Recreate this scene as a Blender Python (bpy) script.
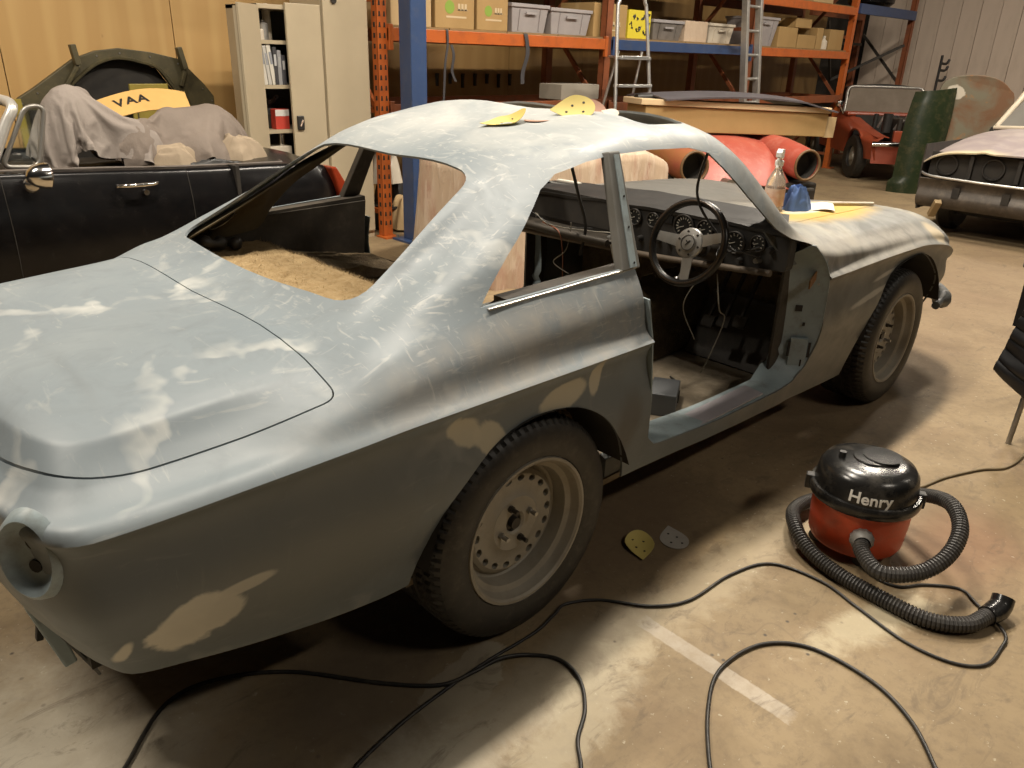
import bpy, bmesh, math, random
from mathutils import Vector, Matrix, Euler, noise as mnoise
random.seed(7)
for _o in list(bpy.data.objects): bpy.data.objects.remove(_o)
SC = bpy.context.scene
COL = SC.collection
R = math.radians
PI = math.pi

# ------------------------------------------------------------------ camera
def make_camera():
    cx, cy, cz = -1.2320, -1.9134, 1.4567
    yaw, pitch, roll, fpx = 0.794825, 0.404384, 0.0326624, 774.36
    f = Vector((math.cos(yaw)*math.cos(pitch), math.sin(yaw)*math.cos(pitch), -math.sin(pitch)))
    r = Vector((math.sin(yaw), -math.cos(yaw), 0)); u = r.cross(f)
    c, s = math.cos(roll), math.sin(roll)
    r2 = c*r + s*u; u2 = -s*r + c*u
    m = Matrix(((r2.x, u2.x, -f.x, cx), (r2.y, u2.y, -f.y, cy), (r2.z, u2.z, -f.z, cz), (0, 0, 0, 1)))
    cd = bpy.data.cameras.new('camera'); co = bpy.data.objects.new('camera', cd); COL.objects.link(co)
    co.matrix_world = m
    cd.sensor_fit = 'HORIZONTAL'; cd.sensor_width = 36.0; cd.lens = fpx*36/1024
    cd.clip_start = .05; cd.clip_end = 100
    SC.camera = co
make_camera()
# ------------------------------------------------------------------ world, lights, exposure
SC.view_settings.view_transform = 'Standard'; SC.view_settings.look = 'None'
SC.view_settings.gamma = 1; SC.view_settings.use_curve_mapping = False
SC.view_settings.exposure = 0.0
W = bpy.data.worlds.new('world'); SC.world = W; W.use_nodes = True
W.node_tree.nodes['Background'].inputs[0].default_value = (1.0, .90, .78, 1)
W.node_tree.nodes['Background'].inputs[1].default_value = .012
def area(name, loc, sx, sy, power, col=(1, .90, .76), tgt=None):
    l = bpy.data.lights.new(name, 'AREA'); l.shape = 'RECTANGLE'; l.size = sx; l.size_y = sy
    l.energy = power; l.color = col
    o = bpy.data.objects.new(name, l); COL.objects.link(o); o.location = loc
    if tgt is not None:
        o.rotation_euler = (Vector(tgt)-Vector(loc)).to_track_quat('-Z', 'Y').to_euler()
    return o
# fluorescent strips under the roof of the shed (above the frame), lying along the shed; the right-hand pair is added fill
area('strip_light', (.30, .28, 4.6), 1.4, .22, 160)
area('strip_light.001', (3.1, .25, 4.6), 1.4, .22, 270)
area('strip_light.002', (6.0, .25, 4.6), 1.4, .22, 180)
area('strip_light.003', (9.4, -.3, 4.6), 1.4, .22, 170)
area('strip_light.004', (-2.5, 1.6, 4.6), 1.4, .22, 185)
area('flank_fill', (1.0, -4.6, 4.6), 1.4, .22, 62)  # added fill from the right to brighten the shaded flank
area('flank_fill.001', (6.0, -4.6, 4.6), 1.4, .22, 35)  # second added fill of the unseen right-hand pair

# ------------------------------------------------------------------ helpers
class MB:
    def __init__(s): s.v = []; s.f = []; s.mi = []
    def add(s, vs, fs, m=0):
        n = len(s.v); s.v += [tuple(v) for v in vs]; s.f += [tuple(i+n for i in f) for f in fs]; s.mi += [m]*len(fs); return s
    def box(s, c, d, rot=None, m=0):
        hx, hy, hz = d[0]/2, d[1]/2, d[2]/2
        vs = [Vector((x, y, z)) for x in (-hx, hx) for y in (-hy, hy) for z in (-hz, hz)]
        if rot is not None:
            q = Euler(rot).to_matrix() if not isinstance(rot, Matrix) else rot
            vs = [q @ v for v in vs]
        vs = [v+Vector(c) for v in vs]
        return s.add(vs, [(0,1,3,2), (4,6,7,5), (0,4,5,1), (2,3,7,6), (0,2,6,4), (1,5,7,3)], m)
    def beam(s, a, b, w, h, up=(0,0,1), m=0):
        a = Vector(a); b = Vector(b); d = (b-a); L = d.length; d.normalize(); up = Vector(up)
        if abs(d.dot(up)) > .99: up = Vector((1,0,0))
        x = d.cross(up).normalized(); z = x.cross(d)
        vs = [p + x*sx*w/2 + z*sz*h/2 for p in (a, b) for sx in (-1, 1) for sz in (-1, 1)]
        return s.add(vs, [(0,1,3,2), (4,6,7,5), (0,4,5,1), (2,3,7,6), (0,2,6,4), (1,5,7,3)], m)
    def cyl(s, a, b, r, seg=16, r2=None, cap=True, m=0):
        a = Vector(a); b = Vector(b); d = (b-a).normalized(); r2 = r if r2 is None else r2
        x = d.orthogonal().normalized(); y = d.cross(x)
        vs = []
        for p, rr in ((a, r), (b, r2)):
            for i in range(seg):
                t = 2*PI*i/seg; vs.append(p + (x*math.cos(t)+y*math.sin(t))*rr)
        fs = [(i, (i+1) % seg, seg+(i+1) % seg, seg+i) for i in range(seg)]
        if cap: fs += [tuple(range(seg))[::-1], tuple(range(seg, 2*seg))]
        return s.add(vs, fs, m)
    def lathe(s, prof, o=(0,0,0), ax=(0,0,1), seg=32, closed=False, mod=None, m=0, cap=False):
        """prof: (radius, height along ax)"""
        o = Vector(o); ax = Vector(ax).normalized(); x = ax.orthogonal().normalized(); y = ax.cross(x)
        n = len(prof); vs = []
        for i in range(seg):
            t = 2*PI*i/seg; dr = x*math.cos(t)+y*math.sin(t)
            for k, (r, h) in enumerate(prof):
                if mod: r, h = mod(i, k, r, h)
                vs.append(o+dr*r+ax*h)
        fs = []
        for i in range(seg):
            j = (i+1) % seg
            for k in range(n if closed else n-1):
                k2 = (k+1) % n
                fs.append((i*n+k, j*n+k, j*n+k2, i*n+k2))
        if cap:
            fs.append(tuple(i*n for i in range(seg))[::-1]); fs.append(tuple(i*n+n-1 for i in range(seg)))
        return s.add(vs, fs, m)
    def tube(s, path, r, seg=8, closed=False, rf=None, cap=True, m=0):
        pts = [Vector(p) for p in path]; n = len(pts)
        vs = []; prev = None
        for i, p in enumerate(pts):
            if closed: d = pts[(i+1) % n]-pts[i-1]
            else: d = pts[min(i+1, n-1)]-pts[max(i-1, 0)]
            d = d.normalized() if d.length > 1e-9 else Vector((0,0,1))
            if prev is None: x = d.orthogonal().normalized()
            else:
                x = prev-d*prev.dot(d)
                x = x.normalized() if x.length > 1e-6 else d.orthogonal().normalized()
            prev = x; y = d.cross(x)
            rr = rf(i) if rf else r
            for k in range(seg):
                t = 2*PI*k/seg; vs.append(p+(x*math.cos(t)+y*math.sin(t))*rr)
        fs = []
        for i in range(n if closed else n-1):
            j = (i+1) % n
            for k in range(seg): fs.append((i*seg+k, i*seg+(k+1) % seg, j*seg+(k+1) % seg, j*seg+k))
        if cap and not closed:
            fs += [tuple(range(seg))[::-1], tuple(range((n-1)*seg, n*seg))]
        return s.add(vs, fs, m)
    def prism(s, poly, fa, fb, m=0):
        """poly 2d; fa, fb map (u,v) to the two end faces"""
        n = len(poly)
        vs = [fa(*p) for p in poly]+[fb(*p) for p in poly]
        fs = [tuple(range(n)), tuple(range(n, 2*n))[::-1]]+[(i, n+i, n+(i+1) % n, (i+1) % n) for i in range(n)]
        return s.add(vs, fs, m)
    def grid(s, fn, nu, nv, wrapu=False, m=0):
        vs = [fn(i/nu, j/nv) for i in range(nu if wrapu else nu+1) for j in range(nv+1)]
        N = nu if wrapu else nu+1
        fs = [(i*(nv+1)+j, ((i+1) % N)*(nv+1)+j, ((i+1) % N)*(nv+1)+j+1, i*(nv+1)+j+1) for i in range(nu) for j in range(nv)]
        return s.add(vs, fs, m)
    def mesh(s, name='m', norm=True, weld=0):
        me = bpy.data.meshes.new(name); me.from_pydata([tuple(v) for v in s.v], [], s.f); me.update()
        for p, i in zip(me.polygons, s.mi): p.material_index = i
        if norm or weld:
            bm = bmesh.new(); bm.from_mesh(me)
            if weld: bmesh.ops.remove_doubles(bm, verts=bm.verts, dist=weld)
            bmesh.ops.recalc_face_normals(bm, faces=bm.faces); bm.to_mesh(me); bm.free()
        return me
    def build(s, name, mat, parent=None, smooth=None, weld=0, bevel=0, solid=0):
        me = s.mesh(name, True, weld)
        return mk(name, me, mat, parent, smooth, bevel, solid)
def finish(me, smooth):
    if smooth:
        for p in me.polygons: p.use_smooth = True
        try: me.set_sharp_from_angle(angle=R(smooth))
        except Exception: pass
def evalmesh(o):
    dg = bpy.context.evaluated_depsgraph_get(); dg.update()
    return bpy.data.meshes.new_from_object(o.evaluated_get(dg))
def mk(name, me, mat, parent=None, smooth=None, bevel=0, solid=0):
    o = bpy.data.objects.new(name, me); COL.objects.link(o)
    mats = mat if isinstance(mat, (list, tuple)) else [mat]
    for m_ in mats: me.materials.append(m_)
    if solid:
        m_ = o.modifiers.new('s', 'SOLIDIFY'); m_.thickness = abs(solid); m_.offset = -1 if solid > 0 else 1
    if bevel:
        b = o.modifiers.new('b', 'BEVEL'); b.width = bevel; b.segments = 2; b.limit_method = 'ANGLE'; b.angle_limit = R(40)
    if solid or bevel:
        m2 = evalmesh(o); o.modifiers.clear(); old = o.data; o.data = m2; bpy.data.meshes.remove(old); me = m2; me.name = name
    finish(me, smooth)
    if parent is not None: o.parent = parent
    return o
def boolean(o, cutter, op='DIFFERENCE'):
    c = bpy.data.objects.new('cut', cutter); COL.objects.link(c)
    b = o.modifiers.new('b', 'BOOLEAN'); b.object = c; b.operation = op; b.solver = 'EXACT'
    me = evalmesh(o); o.modifiers.clear(); o.data = me
    bpy.data.objects.remove(c)
    return o
def thing(name, label, cat, loc=(0,0,0), rz=0, group=None):
    o = bpy.data.objects.new(name, None); COL.objects.link(o); o.empty_display_size = .1
    o.location = loc; o.rotation_euler = (0, 0, rz)
    return tag(o, label, cat, group)
def tag(o, label, cat, group=None):
    o['label'] = label; o['category'] = cat
    if group: o['group'] = group
    return o
def struct(o): o['kind'] = 'structure'; return o
def copy_tree(o, parent=None):
    c = o.copy(); COL.objects.link(c); c.parent = parent
    for ch in [x for x in o.children]: copy_tree(ch, c)
    return c
def pchip(ts, vs):
    n = len(ts); h = [ts[i+1]-ts[i] for i in range(n-1)]; d = [(vs[i+1]-vs[i])/h[i] for i in range(n-1)]
    m = [0]*n; m[0] = d[0]; m[-1] = d[-1]
    for i in range(1, n-1):
        if d[i-1]*d[i] <= 0: m[i] = 0
        else:
            w1 = 2*h[i]+h[i-1]; w2 = h[i]+2*h[i-1]; m[i] = (w1+w2)/(w1/d[i-1]+w2/d[i])
    def ev(t):
        if t <= ts[0]: i = 0; t = ts[0]
        elif t >= ts[-1]: i = n-2; t = ts[-1]
        else:
            i = 0
            while t > ts[i+1]: i += 1
        x = (t-ts[i])/h[i]
        return ((1+2*x)*(1-x)**2*vs[i]+x*(1-x)**2*h[i]*m[i]+x*x*(3-2*x)*vs[i+1]+x*x*(x-1)*h[i]*m[i+1])
    return ev
def spline(pts, n=8, closed=False):
    """Catmull-Rom through points"""
    P = [Vector(p) for p in pts]; out = []; N = len(P)
    for i in range(N if closed else N-1):
        p1, p2 = P[i], P[(i+1) % N]
        p0 = P[i-1] if (i > 0 or closed) else p1*2-p2
        p3 = P[(i+2) % N] if (i+2 < N or closed) else p2*2-p1
        for k in range(n):
            t = k/n
            out.append(.5*((2*p1)+(p2-p0)*t+(2*p0-5*p1+4*p2-p3)*t*t+(3*p1-p0-3*p2+p3)*t**3))
    if not closed: out.append(P[-1])
    return out
# ------------------------------------------------------------------ materials
def newmat(name):
    m = bpy.data.materials.new(name); m.use_nodes = True; nt = m.node_tree
    return m, nt, nt.nodes['Principled BSDF']
class NT:
    def __init__(s, nt): s.nt = nt
    def n(s, t, **k):
        o = s.nt.nodes.new(t)
        for a, b in k.items(): setattr(o, a, b)
        return o
    def l(s, a, b): s.nt.links.new(a, b)
    def val(s, inp, v):
        if hasattr(v, 'links') or isinstance(v, bpy.types.NodeSocket): s.l(v, inp)
        else: inp.default_value = v
    def math(s, op, a, b=0, c=None, clamp=False):
        o = s.n('ShaderNodeMath', operation=op, use_clamp=clamp); s.val(o.inputs[0], a); s.val(o.inputs[1], b)
        if c is not None: s.val(o.inputs[2], c)
        return o.outputs[0]
    def mix(s, f, a, b, mode='MIX'):
        o = s.n('ShaderNodeMix', data_type='RGBA', blend_type=mode)
        s.val(o.inputs[0], f); s.val(o.inputs[6], a if not isinstance(a, tuple) else (*a[:3], 1)); s.val(o.inputs[7], b if not isinstance(b, tuple) else (*b[:3], 1))
        return o.outputs[2]
    def coord(s, sc=(1,1,1), rot=(0,0,0), loc=(0,0,0)):
        t = s.n('ShaderNodeTexCoord'); mp = s.n('ShaderNodeMapping')
        mp.inputs['Scale'].default_value = sc; mp.inputs['Rotation'].default_value = rot; mp.inputs['Location'].default_value = loc
        s.l(t.outputs['Object'], mp.inputs[0]); return mp.outputs[0]
    def noise(s, sc, det=4, rough=.55, vec=None, dist=0):
        o = s.n('ShaderNodeTexNoise'); o.inputs['Scale'].default_value = sc; o.inputs['Detail'].default_value = det
        o.inputs['Roughness'].default_value = rough; o.inputs['Distortion'].default_value = dist
        s.l(vec if vec is not None else s.coord(), o.inputs['Vector']); return o.outputs[0]
    def ramp(s, f, a, b, smooth=False):
        o = s.n('ShaderNodeMapRange'); o.interpolation_type = 'SMOOTHSTEP' if smooth else 'LINEAR'; o.clamp = True
        s.val(o.inputs[0], f); o.inputs[1].default_value = a; o.inputs[2].default_value = b
        o.inputs[3].default_value = 0; o.inputs[4].default_value = 1; return o.outputs[0]
    def bump(s, h, st, dist=.01):
        o = s.n('ShaderNodeBump'); o.inputs['Strength'].default_value = st; o.inputs['Distance'].default_value = dist
        s.l(h, o.inputs['Height']); return o.outputs[0]
def mat(name, c, rough=.5, metal=0, c2=None, ns=6, amt=.5, bump=0, bs=40, sc=(1,1,1), spec=None, dirt=None, dirtamt=.5, trans=0, alpha=1, sheen=0):
    m, nt, b = newmat(name); t = NT(nt)
    col = (*c, 1)
    if c2 is not None:
        f = t.ramp(t.noise(ns, 5, .6, t.coord(sc)), .5-amt*.4, .5+amt*.4)
        col = t.mix(f, c, c2)
    if dirt is not None:
        f2 = t.ramp(t.noise(ns*2.3, 6, .7, t.coord(sc, loc=(3, 5, 1))), .5, .72)
        col = t.mix(t.math('MULTIPLY', f2, dirtamt), col if c2 is not None else c, dirt)
    t.val(b.inputs['Base Color'], col)
    b.inputs['Roughness'].default_value = rough; b.inputs['Metallic'].default_value = metal
    if spec is not None: b.inputs['Specular IOR Level'].default_value = spec
    if trans: b.inputs['Transmission Weight'].default_value = trans
    if alpha < 1: b.inputs['Alpha'].default_value = alpha
    if bump: t.l(t.bump(t.noise(bs, 4, .6, t.coord(sc)), bump), b.inputs['Normal'])
    return m
M = {}
M['black'] = mat('black_plastic', (.018, .017, .016), .45, c2=(.03, .028, .026))
M['blackgloss'] = mat('black_gloss_paint', (.004, .004, .0045), .25, c2=(.007, .006, .006), ns=9, dirt=(.03, .027, .024), dirtamt=.2, spec=.3)
M['chrome'] = mat('chrome', (.75, .73, .70), .16, 1)
M['steel'] = mat('bare_steel', (.42, .41, .39), .35, .9, c2=(.30, .29, .27), ns=14)
M['alu'] = mat('aluminium', (.62, .61, .58), .38, .85, c2=(.5, .49, .47), ns=20)
M['rubber'] = mat('tyre_rubber', (.015, .0135, .012), .5, c2=(.028, .025, .021), ns=14, dirt=(.12, .105, .08), dirtamt=.3)
M['rim'] = mat('dusty_wheel_paint', (.34, .31, .25), .55, .15, c2=(.26, .235, .19), ns=7, dirt=(.17, .14, .10), dirtamt=.4)
M['darkmetal'] = mat('dark_metal', (.03, .028, .025), .5, .4, c2=(.06, .05, .04), ns=12)
M['dark'] = mat('dark_interior', (.014, .012, .010), .8, c2=(.03, .025, .019), ns=8)
M['glass'] = mat('glass', (.9, .95, .92), .05, trans=1)
M['white'] = mat('white_plastic', (.72, .70, .66), .4)
M['needle'] = mat('dial_white', (.7, .68, .62), .5)

# ------------------------------------------------------------------ setting
def concrete():
    m, nt, b = newmat('concrete_floor'); t = NT(nt)
    v = t.coord()
    big = t.noise(.55, 6, .6, v, .4); mid = t.noise(2.6, 8, .65, v, .6); fine = t.noise(30, 6, .7, v)
    c = t.mix(t.ramp(big, .3, .7), (.225, .160, .085), (.30, .222, .122))
    c = t.mix(t.math('MULTIPLY', t.ramp(mid, .45, .68), .7), c, (.150, .104, .056))
    c = t.mix(t.math('MULTIPLY', t.ramp(fine, .48, .75), .5), c, (.125, .088, .055))
    red = t.noise(.9, 5, .6, t.coord(loc=(7, 2, 0)), .3)
    c = t.mix(t.math('MULTIPLY', t.ramp(red, .55, .75), .35), c, (.17, .088, .05))
    sp = t.noise(46, 3, .6, t.coord(loc=(1, 9, 3)))
    c = t.mix(t.math('MULTIPLY', t.ramp(sp, .66, .72), .7), c, (.46, .41, .30))
    crk = t.n('ShaderNodeTexVoronoi', feature='DISTANCE_TO_EDGE'); crk.inputs['Scale'].default_value = .5
    wv = t.n('ShaderNodeVectorMath', operation='ADD')
    nz = t.n('ShaderNodeTexNoise'); nz.inputs['Scale'].default_value = 3; t.l(v, nz.inputs['Vector'])
    t.l(v, wv.inputs[0]); t.l(nz.outputs['Color'], wv.inputs[1]); t.l(wv.outputs[0], crk.inputs['Vector'])
    c = t.mix(t.math('MULTIPLY', t.math('SUBTRACT', 1, t.ramp(crk.outputs[0], .0, .004)), .22), c, (.08, .06, .045))
    # floor patches: pale dust and grey, darker browns under the car (world xy)
    sx = t.n('ShaderNodeSeparateXYZ'); t.l(v, sx.inputs[0])
    def blob(cx, cy, rx, ry, rot=0, soft=.35, nz_=1.0, sc=3.0, edge=.55):
        mp = t.n('ShaderNodeMapping'); mp.vector_type = 'TEXTURE'
        mp.inputs['Location'].default_value = (cx, cy, 0); mp.inputs['Rotation'].default_value = (0, 0, rot); mp.inputs['Scale'].default_value = (rx, ry, 1000)
        t.l(v, mp.inputs[0]); ln = t.n('ShaderNodeVectorMath', operation='LENGTH'); t.l(mp.outputs[0], ln.inputs[0])
        d = t.math('ADD', ln.outputs['Value'], t.math('MULTIPLY', t.math('SUBTRACT', t.noise(sc, 7, .7, v, .5), .5), nz_))
        return t.math('SUBTRACT', 1, t.ramp(d, 1-soft, 1+soft, True))
    for (cx, cy, rx, ry, rot, soft, nn, sc, colr, k) in FLOOR_MARKS:
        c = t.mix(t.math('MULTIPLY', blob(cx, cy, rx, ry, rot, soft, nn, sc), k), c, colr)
    # worn painted line on the slab
    lx = t.math('DIVIDE', t.math('ABSOLUTE', t.math('SUBTRACT', sx.outputs[0], t.math('ADD', .262, t.math('MULTIPLY', t.math('ADD', sx.outputs[1], 1.17), .02)))), .026)
    ly = t.math('DIVIDE', t.math('ABSOLUTE', t.math('ADD', sx.outputs[1], 1.17)), .225)
    ld = t.math('ADD', t.math('MAXIMUM', lx, ly), t.math('MULTIPLY', t.math('SUBTRACT', t.noise(22, 5, .7, v), .5), .5))
    c = t.mix(t.math('MULTIPLY', t.math('SUBTRACT', 1, t.ramp(ld, .9, 1.05)), t.math('ADD', .45, t.math('MULTIPLY', t.ramp(t.noise(14, 5, .7, v), .35, .6), .4))), c, (.46, .40, .32))
    st_ = t.noise(5.5, 8, .72, t.coord((1, 2.2, 1), (0, 0, .6), (2, 6, 0)), 1.2)
    c = t.mix(t.math('MULTIPLY', t.ramp(st_, .56, .66), .45), c, (.10, .072, .045))
    ps = t.n('ShaderNodeTexVoronoi'); ps.inputs['Scale'].default_value = 17; t.l(v, ps.inputs['Vector'])
    c = t.mix(t.math('MULTIPLY', t.math('SUBTRACT', 1, t.ramp(ps.outputs['Distance'], .05, .12)), t.ramp(t.noise(2.1, 3, .5, v), .52, .6)), c, (.09, .07, .05))
    t.val(b.inputs['Base Color'], c)
    t.val(b.inputs['Roughness'], t.math('ADD', .55, t.math('MULTIPLY', mid, .3)))
    t.l(t.bump(t.math('ADD', fine, t.math('MULTIPLY', mid, 2)), .25, .004), b.inputs['Normal'])
    return m
FLOOR_MARKS = [(-1.35, -.55, .5, .55, 0, .6, 1.2, 4, (.66, .61, .49), .8), (-.75, -.95, .5, .14, .1, .5, 1.6, 6, (.58, .53, .42), .75),
        (-.25, -.78, .16, .07, .25, .05, 1.1, 9, (.40, .345, .25), .9), (-.02, -.92, .35, .09, .05, .4, .8, 6, (.33, .28, .20), .8),
        (-.12, -1.05, .3, .07, .2, .5, 2.4, 14, (.60, .54, .40), .4), (.62, -.97, .6, .08, 0, .5, 2.4, 14, (.52, .44, .30), .4),
        (.75, -1.38, .22, .06, -.3, .5, 2.2, 12, (.60, .53, .37), .55), 
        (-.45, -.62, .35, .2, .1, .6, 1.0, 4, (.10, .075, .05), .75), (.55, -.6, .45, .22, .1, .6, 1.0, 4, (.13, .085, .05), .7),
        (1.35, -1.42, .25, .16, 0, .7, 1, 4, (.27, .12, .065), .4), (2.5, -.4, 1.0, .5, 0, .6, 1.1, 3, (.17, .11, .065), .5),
        (5.2, -.4, 1.5, .9, .3, .6, 1.1, 2, (.19, .13, .08), .5)]
fl = MB(); fl.grid(lambda u, v: (-6+24*u, -6+11.4*v, 0), 24, 12)
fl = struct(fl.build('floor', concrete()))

def plywood(k=1.0, nm='plywood'):
    m, nt, b = newmat(nm); t = NT(nt)
    v = t.coord((1.0, 1, .07))
    w = t.n('ShaderNodeTexWave'); w.wave_type = 'BANDS'; w.bands_direction = 'X'
    w.inputs['Scale'].default_value = 1.6; w.inputs['Distortion'].default_value = 16; w.inputs['Detail'].default_value = 4; w.inputs['Detail Scale'].default_value = .8
    t.l(v, w.inputs['Vector'])
    n1 = t.noise(1.1, 4, .5, t.coord((1, 1, .4)))
    c = t.mix(t.ramp(w.outputs['Fac'], .25, .95), (.53, .325, .12), (.58, .37, .145))
    c = t.mix(t.math('MULTIPLY', t.ramp(n1, .45, .7), .5), c, (.40, .215, .065))
    kn = t.noise(9, 2, .5, t.coord((1, 1, .5), loc=(4, 0, 2)))
    c = t.mix(t.ramp(kn, .74, .80), c, (.26, .13, .05))
    if k < 1: c = t.mix(1.0, c, (k, k*.95, k*.85), 'MULTIPLY')
    t.val(b.inputs['Base Color'], c); b.inputs['Roughness'].default_value = .55
    return m
M['ply'] = plywood(); M['plyshaded'] = plywood(.42, 'plywood_shaded')  # second copy darkened: shelf shade behind the rack put into its colour
WY = 4.75
wb = MB(); wb.box((6, WY+.12, 2.2), (26, .1, 4.4)); wb = struct(wb.build('wall_back', M['dark']))
for i in range(14):
    for j, (z0, z1) in enumerate(((0, 2.43), (2.44, 4.4))):
        if j == 1 and i > 4: continue
        b_ = MB(); b_.box((0, 0, 0), (1.205, .018, z1-z0)); p = b_.build('plywood_sheet', M['ply'] if i < 6 else M['plyshaded'], wb)
        p.location = (-4.0+1.212*i, WY, (z0+z1)/2)
WX = 13.6
wr = MB(); wr.box((WX+.1, -.5, 2.2), (.1, 11, 4.4)); wr = struct(wr.build('wall_right', M['dark']))
M['board'] = mat('pale_wall_board', (.70, .575, .47), .6, c2=(.62, .51, .41), ns=1.3, dirt=(.26, .20, .15), dirtamt=.25, sc=(1, 1, .3))
bd = MB(); bd.box((0, 0, 0), (.022, .288, 4.4)); bdm = bd.mesh('wall_board'); bdm.materials.append(M['board'])
yy = WY-.15
for k in range(34):
    o = bpy.data.objects.new('wall_board', bdm); COL.objects.link(o); o.parent = wr; o.location = (WX+.02+(.006 if k % 3 == 0 else 0), yy-.15, 2.2); yy -= .296
# ================================================================== the sanded coupe
def primer():
    m, nt, b = newmat('sanded_primer'); t = NT(nt)
    v = t.coord()
    n1 = t.noise(2.2, 5, .6, v, .5); n2 = t.noise(7, 6, .65, v, 1.2); fine = t.noise(60, 4, .7, v)
    c = t.mix(t.ramp(n1, .3, .7), (.180, .218, .245), (.230, .268, .290))
    # darker rubbed-through cloud on the flanks
    c = t.mix(t.math('MULTIPLY', t.ramp(n2, .5, .75), .35), c, (.125, .140, .145))
    # pale dust and swirls from the sanding pad
    w = t.n('ShaderNodeTexWave'); w.wave_type = 'RINGS'; w.inputs['Scale'].default_value = 2.4; w.inputs['Distortion'].default_value = 14
    w.inputs['Detail'].default_value = 4; w.inputs['Detail Scale'].default_value = 1.1; t.l(v, w.inputs['Vector'])
    sw = t.math('MULTIPLY', t.ramp(w.outputs['Fac'], .80, .98), t.ramp(t.noise(3.1, 4, .6, t.coord(loc=(2, 2, 5))), .5, .66))
    c = t.mix(t.math('MULTIPLY', sw, .55), c, (.62, .62, .58))
    def stroke(sc, rot, off, a, k, col):
        s_ = t.noise(3.0, 5, .6, t.coord(sc, rot, off), 1.0)
        return t.math('MULTIPLY', t.ramp(s_, a, a+.08), k), col
    for sc, rot, off, a, k, col in (((2, 2, 12), (.2, .5, .3), (0, 0, 0), .61, .20, (.58, .575, .53)), ((9, 2, 2), (.6, .2, .9), (4, 1, 2), .63, .18, (.55, .55, .50)),
                                    ((22, 5, 5), (.3, .9, .4), (8, 3, 1), .68, .28, (.70, .69, .64))):
        f, c2 = stroke(sc, rot, off, a, k, col); c = t.mix(f, c, c2)
    sx = t.n('ShaderNodeSeparateXYZ'); t.l(v, sx.inputs[0]); X, Y, Z = sx.outputs
    # curved pale scuffs left by the sander, on the near quarter and on the roof
    sm = t.math('MAXIMUM', t.math('MULTIPLY', t.math('MULTIPLY', t.ramp(Z, .74, .79), t.math('SUBTRACT', 1, t.ramp(X, .5, .6))), t.ramp(X, -.6, -.25)), t.ramp(Z, 1.1, 1.2))
    for sc, rot, off, a in (((5, 5, 26), (0, .9, .2), (1, 2, 3), .60), ((26, 5, 5), (.2, .7, .3), (5, 2, 7), .61), ((4, 18, 18), (.5, .3, .5), (2, 8, 1), .62)):
        f = t.ramp(t.noise(1.6, 4, .55, t.coord(sc, rot, off), 2.2), a, a+.10)
        c = t.mix(t.math('MULTIPLY', t.math('MULTIPLY', f, sm), .42), c, (.60, .59, .55))
    # roof whitened by height: sanding dust plus overhead sheen painted into the colour
    roofm = t.math('MULTIPLY', t.ramp(t.math('ADD', Z, t.math('MULTIPLY', n2, .10)), 1.19, 1.30), t.ramp(t.noise(1.7, 5, .6, t.coord(loc=(1, 4, 2)), .8), .3, .62))
    c = t.mix(t.math('MULTIPLY', roofm, .7), c, (.54, .535, .50))
    wingm = t.ramp(t.math('ADD', X, t.math('MULTIPLY', n2, .5)), 1.1, 1.5)
    c = t.mix(t.math('MULTIPLY', wingm, .75), c, (.185, .175, .15))
    c = t.mix(t.math('MULTIPLY', wingm, t.ramp(t.noise(4, 5, .6, t.coord(loc=(6, 1, 2)), .6), .46, .68)), c, (.33, .305, .25))
    c = t.mix(t.math('MULTIPLY', wingm, t.math('MULTIPLY', t.ramp(t.noise(5, 5, .6, t.coord(loc=(3, 8, 2)), .6), .48, .66), .8)), c, (.075, .075, .07))
    # darker tone mixed into the panels below the swage line
    lowtone = t.math('MULTIPLY', t.math('SUBTRACT', 1, t.ramp(t.math('ADD', Z, t.math('MULTIPLY', t.math('SUBTRACT', n2, .5), .03)), .715, .735)), t.ramp(n1, .05, .5))
    c = t.mix(t.math('MULTIPLY', lowtone, .62), c, (.105, .108, .098))
    # flank above the swage line is coated in sanding dust
    qd = t.math('MULTIPLY', t.ramp(Z, .735, .76), t.math('SUBTRACT', 1, t.ramp(Z, .90, .945)))
    qd = t.math('MULTIPLY', qd, t.math('MULTIPLY', t.ramp(X, -.75, -.1), t.ramp(Y, -.66, -.70)))
    qd = t.math('MULTIPLY', qd, t.ramp(t.noise(6, 5, .65, t.coord((1.4, 1.4, .7), (0, .6, 0)), 1.0), .3, .62))
    c = t.mix(t.math('MULTIPLY', qd, .75), c, (.36, .335, .295))
    side = t.ramp(Y, -.55, -.57)
    top = t.ramp(Z, .80, .82)
    def patch(cx, cz, rx, rz, rot, soft, nzk, nsc, plane='side'):
        mp = t.n('ShaderNodeMapping'); mp.vector_type = 'TEXTURE'
        if plane == 'side':
            mp.inputs['Location'].default_value = (cx, 0, cz); mp.inputs['Rotation'].default_value = (0, rot, 0); mp.inputs['Scale'].default_value = (rx, 1000, rz)
        else:
            mp.inputs['Location'].default_value = (cx, cz, 0); mp.inputs['Rotation'].default_value = (0, 0, rot); mp.inputs['Scale'].default_value = (rx, rz, 1000)
        t.l(v, mp.inputs[0]); ln = t.n('ShaderNodeVectorMath', operation='LENGTH'); t.l(mp.outputs[0], ln.inputs[0])
        d = t.math('ADD', ln.outputs['Value'], t.math('MULTIPLY', t.math('SUBTRACT', t.noise(nsc, 4, .6, v, .6), .5), nzk))
        g = t.math('SUBTRACT', 1, t.ramp(d, 1-soft, 1+soft, True))
        return t.math('MULTIPLY', g, side if plane == 'side' else top)
    for a in PATCH:
        c = t.mix(t.math('MULTIPLY', patch(*a[:9]), a[10]), c, a[9])
    t.val(b.inputs['Base Color'], c)
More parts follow.
